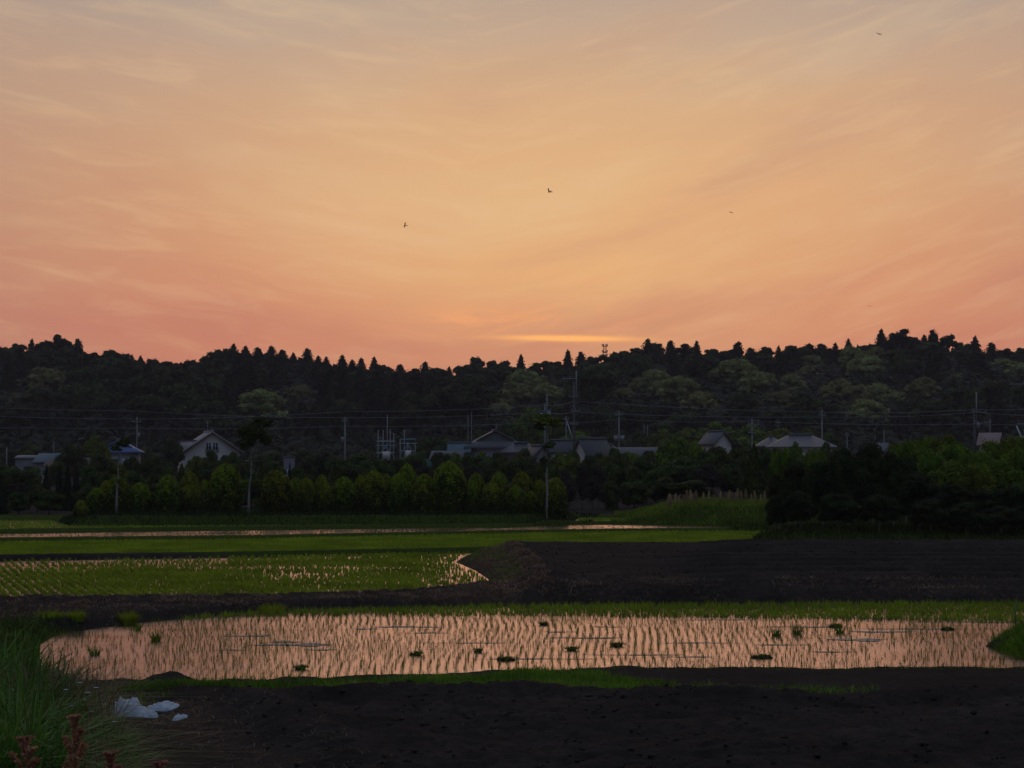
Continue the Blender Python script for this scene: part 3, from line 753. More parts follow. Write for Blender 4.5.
# ------------------------------------------------------------------ trees between the island and the houses
def mid_trees():
    P = {}
    P['bush'] = [make_tree('round_tree', broad_crown('crown', 1.0, .98, .08, 26 + i, 6500, .085, M['bush']), trunk_mesh('trunk', .05, 1.0, M['bark'], 3, 0, .05, .3)) for i in range(4)]
    P['bright'] = [make_tree('leafy_tree', broad_crown('crown', 1.0, .98, .15, 32 + i, 7500, .08, M['bright'], .6), trunk_mesh('trunk', .05, 1.0, M['bark'], 3, 0, .05, .3)) for i in range(3)]
    P['cone'] = [make_tree('conifer', cone_crown('crown', 1.0, 3.6, .1, 5200, .11, M['dark'], 9, .75, .3, .18), trunk_mesh('trunk', .07, 2.4, M['bark'])) for i in range(2)]
    P['gcone'] = [make_tree('golden_conifer', cone_crown('crown', 1.0, 2.9, .05, 6500, .10, M['dome'], 10, .7, .15, .16), trunk_mesh('trunk', .07, 2.0, M['bark'])) for i in range(2)]
    P['brown'] = [make_tree('bare_shrub', broad_crown('crown', 1.0, 1.2, .2, 10, 2600, .06, M['brownbush'], .55), trunk_mesh('trunk', .05, 1.2, M['bark'], 5, 0, .05, .5)) for i in range(2)]
    T = [  # px, top y, width px, distance, kind, base y or None
        (6, 462, 42, 150, 'bush'), (30, 470, 34, 142, 'bush'), (18, 480, 36, 132, 'brown'), (47, 465, 14, 140, 'cone'), (60, 467, 14, 138, 'cone'), (68, 462, 13, 139, 'cone'), (77, 466, 13, 137, 'cone'), (2, 474, 20, 128, 'cone'),
        (38, 484, 30, 131, 'bush'), (74, 441, 34, 235, 'bush'), (95, 434, 30, 240, 'bright'), (100, 451, 34, 190, 'bush'), (92, 462, 30, 150, 'bush'), (118, 462, 34, 150, 'bright'), (106, 470, 26, 136, 'bush'), (133, 470, 30, 140, 'bush'),
        (152, 453, 32, 165, 'bush'), (163, 462, 28, 155, 'bush'), (172, 436, 26, 260, 'bush'), (182, 464, 24, 140, 'gcone'), (196, 463, 22, 140, 'gcone'), (211, 448, 22, 215, 'bush'), (225, 452, 24, 200, 'bush'), (205, 459, 30, 170, 'bush'), (240, 458, 34, 170, 'bush'),
        (255, 466, 30, 140, 'bush'), (262, 462, 14, 138, 'gcone'), (272, 458, 34, 180, 'bush'), (290, 462, 9, 140, 'cone'), (300, 464, 30, 150, 'bush'), (313, 452, 36, 190, 'bush'), (322, 459, 30, 145, 'cone'), (336, 462, 22, 140, 'gcone'), (340, 455, 42, 175, 'bush'),
        (362, 451, 44, 190, 'bush'), (380, 458, 34, 160, 'bush'), (398, 456, 30, 180, 'bush'), (415, 450, 36, 210, 'bush'), (424, 462, 34, 150, 'brown'), (438, 433, 40, 265, 'bush'), (452, 458, 34, 160, 'bush'), (470, 463, 30, 150, 'brown'), (478, 453, 34, 200, 'bush'),
        (492, 458, 34, 165, 'bush'), (508, 461, 36, 150, 'bush'), (524, 447, 28, 225, 'bush'), (534, 460, 26, 150, 'bush'), (518, 452, 30, 180, 'bush'), (541, 466, 20, 140, 'gcone'), (549, 462, 30, 145, 'bush'), (566, 451, 36, 170, 'bright'), (557, 463, 11, 139, 'gcone'),
        (568, 466, 26, 143, 'brown'), (582, 463, 28, 145, 'brown'), (598, 462, 26, 145, 'brown'), (588, 456, 24, 165, 'bush'), (612, 469, 13, 140, 'gcone'), (622, 452, 36, 170, 'bush'), (640, 455, 42, 150, 'bush'), (612, 462, 30, 150, 'bush'), (656, 464, 30, 140, 'bush'),
        (660, 452, 34, 165, 'bush'), (676, 431, 42, 165, 'bright'), (694, 436, 36, 160, 'bright'), (682, 455, 50, 142, 'bush'), (705, 448, 36, 148, 'bush'), (712, 462, 44, 132, 'brown'), (722, 447, 36, 150, 'bush'), (738, 444, 30, 160, 'bush'), (731, 462, 36, 135, 'bush'),
        (754, 444, 30, 124, 'gcone'), (752, 462, 30, 128, 'cone'), (770, 450, 30, 140, 'bush'), (664, 476, 36, 132, 'bush'), (694, 478, 40, 130, 'bush'), (748, 420, 60, 300, 'bright'), (716, 420, 46, 310, 'bright'), (690, 424, 44, 305, 'bright'), (780, 424, 44, 310, 'bright'), (806, 426, 36, 312, 'bright'),
        (830, 429, 36, 308, 'bush'), (663, 427, 38, 300, 'bright'), (640, 430, 36, 300, 'bush'), (575, 429, 62, 312, 'bright'), (612, 432, 34, 306, 'bush'), (480, 428, 36, 315, 'bush'), (530, 405, 44, 318, 'bright'), (508, 420, 30, 316, 'bush'), (560, 425, 30, 320, 'bush'),
        (300, 446, 34, 300, 'bush'), (325, 449, 34, 300, 'bush'), (270, 448, 36, 300, 'bush'), (372, 448, 30, 300, 'bush'), (420, 440, 34, 310, 'bush'), (145, 446, 30, 300, 'bush'), (30, 444, 40, 310, 'bush'), (12, 448, 34, 300, 'bush'), (60, 448, 34, 312, 'bush'),
        (614, 446, 26, 190, 'bush'), (629, 448, 28, 188, 'bright'), (647, 447, 26, 190, 'bush'), (440, 449, 24, 200, 'bush'), (456, 449, 20, 205, 'bright'), (572, 446, 20, 205, 'bush'), (600, 449, 18, 200, 'bush'), (795, 440, 18, 205, 'bright'), (776, 447, 26, 200, 'bush'), (816, 447, 26, 190, 'bush'), (716, 443, 30, 220, 'bush'), (590, 452, 26, 190, 'bush'), (606, 454, 24, 190, 'bright'), (498, 449, 26, 200, 'bush'), (482, 450, 22, 205, 'bright'),
        (132, 455, 24, 200, 'bush'), (112, 456, 20, 200, 'bush'), (58, 460, 28, 200, 'bush'), (30, 464, 30, 200, 'bush'), (196, 452, 20, 200, 'bright'), (233, 450, 20, 200, 'bush'), (390, 456, 30, 200, 'bush'), (448, 452, 24, 200, 'bush'), (467, 452, 20, 200, 'bush'), (548, 452, 26, 200, 'bush'), (560, 450, 22, 200, 'bright'), (635, 452, 28, 190, 'bright'), (826, 440, 20, 200, 'bush'), (765, 442, 16, 190, 'bush'),
        (20, 490, 26, 126, 'bush'), (50, 488, 30, 126, 'bush'), (90, 486, 30, 127, 'bush'), (-12, 470, 40, 140, 'bush'), (128, 482, 40, 126, 'bush'), (160, 482, 40, 127, 'bush'), (210, 480, 44, 127, 'bush'), (252, 478, 40, 127, 'bush'),
        (296, 482, 40, 127, 'bush'), (335, 480, 40, 127, 'bush'), (378, 480, 44, 127, 'bush'), (420, 480, 40, 127, 'bush'), (462, 480, 44, 127, 'bush'), (505, 480, 40, 127, 'bush'), (536, 478, 34, 128, 'bush'), (570, 478, 30, 133, 'brown'), (592, 476, 30, 134, 'brown'), (610, 480, 26, 135, 'bush'), (634, 478, 34, 135, 'bush')]
    marks = [(30, 'the low shed at the far left'), (75, 'the small blue shed roof'), (122, 'the blue-roofed house'), (160, 'the gap left of the white house'), (208, 'the white gabled house'), (250, 'the middle bare-trunked tree'), (289, 'the small white box'), (345, 'the lone grey pole'),
             (388, 'the cyan scaffold'), (420, 'the low cyan net roof'), (460, 'the teal-roofed low wing'), (495, 'the hipped grey house'), (547, 'the right bare-trunked tree'), (575, 'the tallest utility pole'), (595, 'the dark-roofed house'), (635, 'the long low shed'),
             (675, 'the gap before the plumes'), (714, 'the small house among trees'), (752, 'the pole beside the small house'), (795, 'the long-roofed house'), (830, 'the pole behind the long roof')]
    kn = {'bush': 'dark bushy tree', 'bright': 'fresh green leafy tree', 'cone': 'dark narrow conifer', 'gcone': 'pointed yellow-green conifer', 'brown': 'brownish thin-leaved shrub'}
    seen = {}
    rows = []
    for t in T:
        px, ty, w, Y, k = t
        m = min(marks, key=lambda q: abs(q[0] - px))[1]
        depth = 'beyond' if Y > 270 else ('beside' if Y > 200 else ('in front of' if Y > 145 else 'well in front of'))
        rows.append((t, '%s %s %s' % (kn[k], depth, m)))
    from collections import Counter
    cnt = Counter(r[1] for r in rows)
    idx = {}
    for (px, ty, w, Y, k), L in sorted(rows, key=lambda r: r[0][0]):
        idx[L] = idx.get(L, 0) + 1
        lab = L
        if cnt[L] > 1 or True: pass
        if cnt[L] == 2: lab = ('left ' if idx[L] == 1 else 'right ') + L
        elif cnt[L] > 2: lab = ORD[idx[L] - 1] + ' ' + L.replace(kn[k], kn[k] + ' from left', 1).replace('well in front', 'well ahead').replace('in front of the', 'before the')
        x = (px - 512) / F * Y; z = hz(x, Y) - .15
        if Y > 322: z = float(hill_h(np.array([x]), np.array([Y]))[0]) - .2
        h = max(1.2, at(px, ty, Y)[2] - z); r = w * mpp(Y) / 2 * 1.05
        H = {'bush': 2.05, 'bright': 2.15, 'cone': 3.7, 'gcone': 2.95, 'brown': 2.6}[k]
        o = uses(random.choice(P[k]), (x, Y, z), random.uniform(0, 6.28), (r, r, h / H))
        tag(o, lab, 'shrub' if k == 'brown' else 'tree', {'bush': 'bushy trees', 'bright': 'leafy trees', 'cone': 'dark conifers', 'gcone': 'yellow-green conifers', 'brown': 'brown shrubs'}[k] + ' between the fields and the houses')
    # right-hand thicket: separate trees with their own trunks
    th = [make_tree('thicket_tree', broad_crown('crown', 1.0, .98, .12, 38 + i, 9000, .062, M['thicket'], .6), trunk_mesh('trunk', .045, 1.0, M['palebark'], 3, .05, .06, .3)) for i in range(3)]
    thb = [make_tree('leafy_tree', broad_crown('crown', 1.0, .95, .25, 44 + i, 11000, .06, M['bright'], .6), trunk_mesh('trunk', .045, 1.0, M['bark'], 3, .05, .06, .3)) for i in range(3)]
    A = [(779, 470, 30, 84), (796, 458, 42, 86), (822, 455, 48, 84), (848, 443, 50, 86), (872, 436, 46, 87), (893, 446, 44, 84), (918, 470, 50, 83), (905, 452, 36, 88), (948, 480, 52, 82.5), (980, 486, 50, 82), (1008, 482, 50, 82.5), (1036, 478, 46, 84),
         (775, 492, 24, 82.5), (800, 488, 36, 81.8), (838, 490, 46, 81.6), (878, 492, 46, 81.4), (930, 496, 46, 81), (965, 500, 44, 80.6), (1000, 504, 44, 80.6), (1030, 502, 40, 80.8)]
    Bk = [(782, 445, 26, 100), (812, 447, 34, 102), (834, 452, 24, 99), (903, 438, 36, 96), (926, 434, 40, 100), (946, 431, 44, 98), (930, 446, 44, 92), (958, 441, 46, 95), (975, 448, 44, 93), (992, 442, 44, 98), (1012, 434, 50, 100), (1024, 446, 44, 93), (1000, 460, 44, 89), (950, 462, 50, 89), (975, 466, 46, 88), (1040, 440, 40, 96)]
    for lst, pr, nm, g in ((A, th, 'near-black leafy tree at the front of the right-hand thicket', 'dark trees of the right-hand thicket'), (Bk, thb, 'lighter green leafy tree at the back of the right-hand thicket', 'lighter trees of the right-hand thicket')):
        lst = sorted(lst)
        for i, (px, ty, w, Y) in enumerate(lst):
            x = (px - 512) / F * Y; z = hz(x, Y) - .1; h = at(px, ty, Y)[2] - z; r = w * mpp(Y) / 2 * 1.05
            o = uses(random.choice(pr), (x, Y, z), random.uniform(0, 6.28), (r, r, h / 2.1))
            tag(o, '%s, %s from its left end' % (nm, ORD[i]), 'tree', g)
mid_trees()

# ------------------------------------------------------------------ houses
def ground_at(x, Y): return hz(x, Y)
def house(name, label, px, apex_y, Y, W, D, rot, rise, kind='gable', wall='wallw', roof='tile', wins=(), ov=.5, ridge_cap=True, body_h=None, hipin=.35, extra=None, cat='house', group=None):
    """local X = across the ridge's gable width W, local Y = along the ridge, length D; gable face at -D/2 looks to the camera when rot=0"""
    x = (px - 512) / F * Y; z0 = ground_at(x, Y) - .1
    top = at(px, apex_y, Y)[2]; H = top - z0; e = H - rise        # eave height
    r = empty(name, (x, Y, z0), math.radians(rot)); tag(r, label, cat, group)
    mb = MB(); w, d = W / 2, D / 2
    if kind == 'gable':
        rk = rise * .98
        V = [(-w, -d, 0), (w, -d, 0), (w, -d, e), (0, -d, e + rk), (-w, -d, e), (-w, d, 0), (w, d, 0), (w, d, e), (0, d, e + rk), (-w, d, e)]
        mb.add(V, [(0, 1, 2, 4), (5, 9, 7, 6), (0, 4, 9, 5), (1, 6, 7, 2)], [(2, 3, 4), (7, 9, 8)])
    else:
        mb.box(-w, w, -d, d, 0, e)
    mb.build('wall', M[wall], r)
    rb = MB(); t = .16; k = rise / w; wo = w + ov; do = d + ov; ez = e - k * ov
    if kind == 'gable':
        for s in (-1, 1):
            P = [(0, -do, H), (0, do, H), (s * wo, do, ez), (s * wo, -do, ez)]
            P2 = [(a, b, c + t) for a, b, c in P]
            V = P + P2
            rb.add(V, [(0, 1, 2, 3), (4, 7, 6, 5), (0, 3, 7, 4), (1, 5, 6, 2), (3, 2, 6, 7)])
    else:
        hl = max(.2, do - wo * (1.0 if kind == 'hip' else hipin))
        if kind == 'hip':
            V = [(-wo, -do, ez), (wo, -do, ez), (wo, do, ez), (-wo, do, ez), (0, -hl, H), (0, hl, H)]
            V2 = [(a, b, c + t) for a, b, c in V]
            rb.add(V + V2, [(0, 4, 5, 3), (1, 2, 5, 4), (6, 9, 11, 10), (7, 10, 11, 8), (0, 1, 7, 6), (1, 2, 8, 7), (2, 3, 9, 8), (3, 0, 6, 9)], [(0, 1, 4), (2, 3, 5), (6, 10, 7), (8, 11, 9)])
        else:                                           # hip-and-gable: small gable over a skirt
            m = .42; zm = ez + (H - ez) * m; wm = wo * (1 - m); dm = do - (wo - wm)
            for s in (-1, 1):
                rb.add([(s * wo, -do, ez), (s * wo, do, ez), (s * wm, dm, zm), (s * wm, -dm, zm), (0, -dm - .35, H), (0, dm + .35, H), (s * wm, dm + .35, zm), (s * wm, -dm - .35, zm)] +
                       [(s * wo, -do, ez + t), (s * wo, do, ez + t), (s * wm, dm, zm + t), (s * wm, -dm, zm + t), (0, -dm - .35, H + t), (0, dm + .35, H + t), (s * wm, dm + .35, zm + t), (s * wm, -dm - .35, zm + t)],
                       [(0, 1, 2, 3), (8, 11, 10, 9), (7, 6, 5, 4), (15, 12, 13, 14), (0, 8, 9, 1), (7, 4, 12, 15), (6, 14, 13, 5)])
                rb.add([(-wo, s * do, ez), (wo, s * do, ez), (wm, s * dm, zm), (-wm, s * dm, zm), (-wo, s * do, ez + t), (wo, s * do, ez + t), (wm, s * dm, zm + t), (-wm, s * dm, zm + t)],
                       [(0, 1, 2, 3), (4, 7, 6, 5), (0, 4, 5, 1)])
            for s in (-1, 1):
                gb = MB(); gb.add([(-wm, s * (dm - .02), zm + .05), (wm, s * (dm - .02), zm + .05), (0, s * (dm - .02), H - .02)], [], [(0, 1, 2) if s < 0 else (0, 2, 1)])
                gb.build('gable_end', M['tilelight'] if wall != 'wallw' else M['trim'], r)
    ro = rb.build('roof', M[roof], r)
    if ridge_cap:
        cb = MB(); L = do if kind == 'gable' else (hl if kind == 'hip' else dm + .35)
        cb.box(-.16, .16, -L, L, H + t - .06, H + t + .16); cb.build('ridge_cap', M['tilelight'] if roof != 'roofpink' else M['roofpink'], ro)
    for (face, u, zc, ww, hh, style) in wins:
        fr = MB(); pn = MB(); T = .07
        def P(a, b, c, dd):                            # face coords -> local box
            pass
        def bx(m, u0, u1, z0_, z1_, o0, o1):
            if face == 'f': m.box(u0, u1, -d - o1, -d - o0, z0_, z1_)
            elif face == 'l': m.box(-w - o1, -w - o0, u0, u1, z0_, z1_)
            elif face == 'r': m.box(w + o0, w + o1, u0, u1, z0_, z1_)
        u0, u1, a, b = u - ww / 2, u + ww / 2, zc - hh / 2, zc + hh / 2
        if style == 'shutter':
            bx(fr, u0, u1, a, b, -.02, .08); fr.build('shutter', M['trim'], r); continue
        bx(fr, u0 - T, u1 + T, b, b + T, -.02, .07); bx(fr, u0 - T, u1 + T, a - T, a, -.02, .09)
        bx(fr, u0 - T, u0, a, b, -.02, .07); bx(fr, u1, u1 + T, a, b, -.02, .07); bx(fr, u - .03, u + .03, a, b, .012, .06)
        fo = fr.build('window', M['trim'], r); bx(pn, u0, u1, a, b, -.02, .01); pn.build('pane', M['glass'], fo)
    if extra: extra(r, H, e, w, d)
    return r

def white_house_extra(r, H, e, w, d):
    db = MB(); db.box(-w - .1, -1.55, -1.9, .3, e + .3, e + 1.35); dm = db.build('dormer', M['wallw'], r)
    rf = MB(); rf.box(-w - .35, -1.0, -2.1, .5, e + 1.352, e + 1.48); rf.build('dormer_roof', M['tiledark'], dm)
    wn = MB()
    wn.box(-w - .16, -w - .105, -1.6, -.9, e + .45, e + 1.2); wn.box(-w - .16, -w - .105, -.7, .05, e + .45, e + 1.2); wn.build('dormer_window', M['trim'], dm)
    an = MB(); an.tube([(0, 1.0, H), (0, 1.0, H + 1.7)], .035, 5); an.tube([(-.5, 1.0, H + 1.55), (.5, 1.0, H + 1.55)], .025, 4); an.tube([(-.35, 1.0, H + 1.3), (.35, 1.0, H + 1.3)], .025, 4)
    an.build('antenna', M['steel'], r)
    ch = MB(); ch.box(-.35, .15, -2.2, -1.7, H - .3, H + .28); ch.build('chimney', M['tilered'], r)
    ar = MB(); ar.box(-.95, .95, -d - .008, -d + .01, e - .25, e + 1.0); ar.build('window_surround', M['trim'], r)
def masts(r, H, e, w, d):
    mb = MB(); mb.tube([(.2, -d * .3, H - .6), (.2, -d * .3, H + 1.1)], .04, 5); mb.build('antenna', M['steel'], r)

house('white_gabled_house', 'cream gabled house with pale pink roof, dormer and twin attic window', 208.5, 433, 270, 7.3, 7.6, 16, 2.45, 'gable', 'wallw', 'roofpink',
      [('f', -.45, 4.75, .62, .95, 'w'), ('f', .45, 4.75, .62, .95, 'w'), ('f', -2.0, 2.6, 1.4, 1.1, 'w'), ('f', 1.8, 2.6, 1.4, 1.1, 'w')], .55, True, extra=white_house_extra)
house('blue_roofed_house', 'grey house with blue hip-and-gable roof and white shutter', 120, 441, 262, 5.0, 4.0, 4, 1.3, 'irimoya', 'wallg', 'tileblue',
      [('f', 1.1, 2.6, 1.0, 1.3, 'shutter'), ('f', -.4, 2.6, 1.0, 1.1, 'w'), ('f', -1.8, 2.6, .9, 1.1, 'w')], .5, True)
house('side_house', 'pale hipped roof wing joined left of the blue-roofed house', 98, 445, 268, 3.0, 3.4, 90, .9, 'hip', 'wallg', 'tilelight', [('r', -.4, 2.2, 1.0, .9, 'w')], .4)
house('long_shed', 'low pale grey flat-fronted shed at the far left', 30, 456.5, 255, 3.4, 2.8, 90, .3, 'gable', 'wallg', 'tilelight', [], .15, False, cat='shed')
house('blue_shed', 'little shed with a cyan-blue metal roof left of the brown lean-to', 50, 454.5, 252, 2.6, 2.6, 70, .9, 'gable', 'wallg', 'tilecyan', [], .3, False, cat='shed')
house('brown_shed', 'brown-roofed lean-to right of the cyan-blue shed roof', 62, 459, 240, 2.2, 3.0, 75, .8, 'gable', 'wallb', 'tilebrown', [], .3, False, cat='shed')
house('small_blue_roof', 'small low building with light blue roof behind bushes', 82, 459, 236, 2.0, 1.8, 80, .7, 'gable', 'wallg', 'tilelight', [('r', 0, 1.0, .6, .7, 'w')], .2, False, cat='shed')
house('white_hut', 'small white box-like hut right of the middle bare-trunked tree', 289.5, 457, 245, 1.25, 1.3, 12, .12, 'gable', 'wallg', 'tilelight', [('f', 0, 1.6, .5, .7, 'w')], .08, False, cat='hut')
house('low_wing', 'low grey building with teal roof beside the hipped grey house', 460, 444, 262, 2.4, 2.6, 84, 1.0, 'gable', 'wallg', 'tilecyan', [], .3, True)
house('net_roofed_shed', 'long low shed with slanting pale roof edge right of the scaffold', 448, 452, 240, 2.6, 3.6, 78, 1.1, 'gable', 'wallg', 'tilelight', [], .25, False, cat='shed')
house('hipped_house', 'grey house with wide hip-and-gable tiled roof left of the right bare-trunked tree', 494, 431.5, 265, 7.2, 6.0, 6, 1.9, 'irimoya', 'wallg', 'tile',
      [('f', -2.0, 3.2, 1.2, 1.1, 'w'), ('f', 0, 3.2, 1.2, 1.1, 'w'), ('f', 2.0, 3.2, 1.2, 1.1, 'w')], .7, True, extra=masts)
house('rear_wing', 'low dark tiled wing right of the hipped grey house', 521, 444, 262, 3.0, 4.8, 84, 1.0, 'hip', 'wallb', 'tiledark', [], .4, True)
house('small_gable_house', 'small grey gabled house between the right bare-trunked tree and hipped house', 537, 447, 250, 2.0, 3.2, 22, 1.1, 'gable', 'wallg', 'tiledark', [('f', 0, 2.2, .7, .7, 'w')], .3, True)
house('dark_wing', 'dark tiled roof left of the tallest utility pole', 560, 441.5, 262, 3.6, 3.2, 80, 1.3, 'gable', 'wallw', 'tiledark', [('r', -1.2, 3.0, .8, .6, 'w'), ('r', .8, 3.0, .8, .6, 'w')], .35, True)
house('dark_roofed_house', 'dark slate-roofed house with pale gable end right of the tallest utility pole', 592, 440, 250, 3.9, 3.4, -62, 1.9, 'gable', 'wallw', 'tiledark',
      [('l', .9, 2.4, 1.0, .9, 'w'), ('l', -.5, 2.4, 1.0, .9, 'w')], .35, True)
house('annex', 'low annex with dark roof right of the dark slate-roofed house', 611, 446, 262, 2.4, 2.8, 86, .8, 'hip', 'wallg', 'tiledark', [], .3, True)
house('long_low_shed', 'long low grey-roofed shed behind the bushes left of the gap', 636, 448.5, 245, 3.6, 5.6, 88, .9, 'gable', 'wallg', 'tile', [], .3, False, cat='shed')
house('house_among_trees', 'small white-walled house with tiled roof and pale ridge among trees', 716, 432.5, 285, 3.6, 2.6, 42, 1.5, 'gable', 'wallw', 'tile', [('f', .2, 3.8, .8, .8, 'w')], .4, True)
house('long_roofed_house', 'wide house with long grey hipped roof and cream walls', 800, 436, 255, 4.6, 7.6, 90, 1.25, 'hip', 'wallw', 'tile',
      [('r', -.5, 3.1, 1.0, 1.3, 'w'), ('r', -2.6, 3.1, 1.0, 1.0, 'w'), ('r', 1.8, 3.1, 1.0, 1.0, 'w')], .6, True)
house('side_wing', 'low hipped wing joined left of the long grey-roofed house', 771, 438, 258, 3.2, 3.6, 90, 1.0, 'hip', 'wallb', 'tile', [('r', -.6, 2.8, .9, .8, 'shutter')], .4, True)
house('grey_shed', 'small pale grey shed roof showing over the right-hand thicket', 881, 444, 245, 2.2, 1.6, 65, .9, 'gable', 'wallg', 'tilelight', [], .2, False, cat='shed')
house('rose_roofed_house', 'house with rose-brown roof right of the tall pole at right', 990, 434, 240, 3.2, 2.0, 68, 1.2, 'gable', 'wallw', 'tilered', [], .35, False)
house('far_right_house', 'dark tiled roof peeping over the trees at the right edge', 1024, 437, 262, 3.2, 2.6, 80, 1.0, 'hip', 'wallg', 'tiledark', [], .35, False)

# ------------------------------------------------------------------ poles, masts, wires
def pole(px, top_y, Y, label, r=.15, arms=(), mat='concrete', boxes=(), extra_top=0.0, strut=None, name='utility_pole', cat='pole', group='utility poles along the houses'):
    x = (px - 512) / F * Y; z0 = hz(x, Y) if Y < 325 else float(hill_h(np.array([x]), np.array([Y]))[0])
    H = at(px, top_y, Y)[2] - z0
    o = empty(name, (x, Y, z0 - .2)); tag(o, label, cat, group)
    mb = MB(); mb.tube([(0, 0, 0), (0, 0, H * .5), (0, 0, H + .2)], [r, r * .8, r * .65], 8); mb.build('shaft', M[mat], o, True)
    for (dz, L, off) in arms:
        a = MB(); a.box(off - L / 2, off + L / 2, -r - .1, -r + .02, H - dz - .06, H - dz + .06); ao = a.build('crossarm', M['steel'], o)
        for s in (-.42, 0, .42):
            i = MB(); xx = off + s * L
            i.tube([(xx, -r - .04, H - dz + .06), (xx, -r - .04, H - dz + .18), (xx, -r - .04, H - dz + .2), (xx, -r - .04, H - dz + .30)], [.03, .03, .07, .05], 6); i.build('insulator', M['steel'], ao)
    for (dz, off, rr, hh) in boxes:
        b = MB(); b.tube([(off, -r * .4, H - dz - hh / 2), (off, -r * .4, H - dz + hh / 2)], rr, 10)
        b.box(min(off, 0), max(off, 0), -r * .4 - .04, -r * .4 + .04, H - dz - .05, H - dz + .05); b.build('transformer', M['steel'], o)
    if extra_top:
        t = MB(); t.tube([(r * 1.6, 0, H - 2.5), (r * 1.6, 0, H + extra_top)], r * .42, 6); t.build('top_mast', M['steel'], o)
    if strut:
        (dx, dz1, dz0) = strut; s = MB(); s.tube([(0, 0, H - dz0), (dx, 0, H - dz1)], .08, 6); s.build('brace', M['trim'], o)
    return o
pole(137, 417, 285, 'thin grey utility pole right behind the blue-roofed house', .12, [(.5, 1.2, 0)], boxes=[(2.4, .25, .18, .7)])
pole(345, 417, 250, 'lone pale grey pole standing left of the cyan scaffold', .15, [(.3, .7, 0)], boxes=[(2.6, -.3, .16, .6)])
pole(545, 404, 262, 'utility pole with insulators and can transformers behind the flat-crowned slender tree', .16, [(.7, 1.6, 0), (1.6, 1.2, .2)], boxes=[(1.4, -.42, .24, .9), (1.2, .48, .26, .9)], extra_top=1.4)
pole(574, 382, 245, 'tallest dark utility pole with side mast and crossarm near the centre', .18, [(-.6, 1.8, -.5), (1.6, 1.3, 0), (3.4, 1.2, .2), (5.0, 1.0, 0)], 'darksteel', extra_top=1.6)
pole(566, 416, 280, 'short pole with a slanting white brace left of the tallest pole', .1, [(.3, .8, 0)], strut=(1.1, 3.6, .1))
pole(619, 411, 255, 'grey utility pole with paired transformers right of the dark slate-roofed house', .13, [(.3, 1.0, 0)], boxes=[(3.3, -.42, .26, .7), (3.3, .42, .26, .7)])
pole(644, 424, 300, 'left of the twin thin grey posts before the dark slope', .06, [], name='thin_post', cat='post', group='thin posts before the slope')
pole(647.5, 424, 300, 'right of the twin thin grey posts before the dark slope', .06, [], name='thin_post', cat='post', group='thin posts before the slope')
pole(752, 419, 260, 'utility pole with crossarm left of the long grey-roofed house', .14, [(.5, 1.5, .2), (1.6, 1.0, 0)])
pole(778, 419, 320, 'dim far pole behind the long grey-roofed house', .1, [(.4, .8, 0)], 'darksteel')
pole(822, 410, 268, 'pale tall utility pole rising behind the right end of the long grey roof', .14, [(.5, .9, 0)])
pole(847, 432, 262, 'short thin post right of the long grey-roofed house', .09, [(.2, .5, 0)], name='short_post', cat='post')
pole(884, 430, 262, 'thin pale pole beside the small grey shed over the thicket', .08, [], name='short_post', cat='post')
pole(875, 436, 258, 'shorter thin pole left of the small grey shed over the thicket', .06, [], name='short_post', cat='post')
pole(974.5, 408, 240, 'tall utility pole with crossarm and tall thin mast at right', .16, [(.3, 1.9, .5), (1.7, 1.2, .4)], 'darksteel', boxes=[(1.9, .45, .22, .7)], extra_top=2.1)
pole(1030, 380, 235, 'utility pole at the right edge with a crossarm reaching in', .18, [(.3, 3.2, -.8), (5.0, 2.0, -.6)], boxes=[(6.0, -.5, .25, .8)], strut=(-1.6, 5.2, 9.0))
pole(990, 419, 262, 'pale lamp post with a short bracket between the two right-hand utility poles', .1, [(.3, .9, -.3), (2.4, 1.4, -.6)], name='lamp_post', cat='post')
pole(7, 447, 262, 'short pale post at the far left edge above the bushes', .11, [], name='short_post', cat='post')
pole(54, 441, 270, 'thin grey post behind the brown lean-to at left', .07, [], name='short_post', cat='post')
pole(468, 415, 312, 'left thin bare pole before the cedars beside the hipped house', .07, [], name='thin_post', cat='post', group='thin posts before the slope')
pole(471.5, 412, 312, 'right thin bare pole before the cedars beside the hipped house', .07, [], name='thin_post', cat='post', group='thin posts before the slope')

def tower():
    Y = 481; x = (605 - 512) / F * Y; z0 = float(hill_h(np.array([x]), np.array([Y]))[0]); H = at(605, 345.5, Y)[2] - z0
    o = empty('relay_tower', (x, Y, z0)); tag(o, 'small lattice relay tower with platforms on the ridge', 'tower')
    m = MB()
    for sx in (-.3, .3):
        for sy in (-.3, .3): m.tube([(sx, sy, 0), (sx, sy, H)], .07, 5)
    k = 0
    while k < H - .8:
        m.tube([(-.3, -.3, k), (.3, -.3, k + .8)], .04, 4); m.tube([(.3, .3, k), (-.3, .3, k + .8)], .04, 4); k += .8
    m.build('lattice_mast', M['steel'], o)
    for dz in (.25, 1.7, 2.6):
        p = MB(); p.box(-.62, .62, -.62, .62, H - dz, H - dz + .16)
        for a in range(6): w = a * math.pi / 3; p.box(.62 * math.cos(w) - .1, .62 * math.cos(w) + .1, .62 * math.sin(w) - .1, .62 * math.sin(w) + .1, H - dz + .162, H - dz + .62)
        p.build('platform', M['steel'], o)
tower()

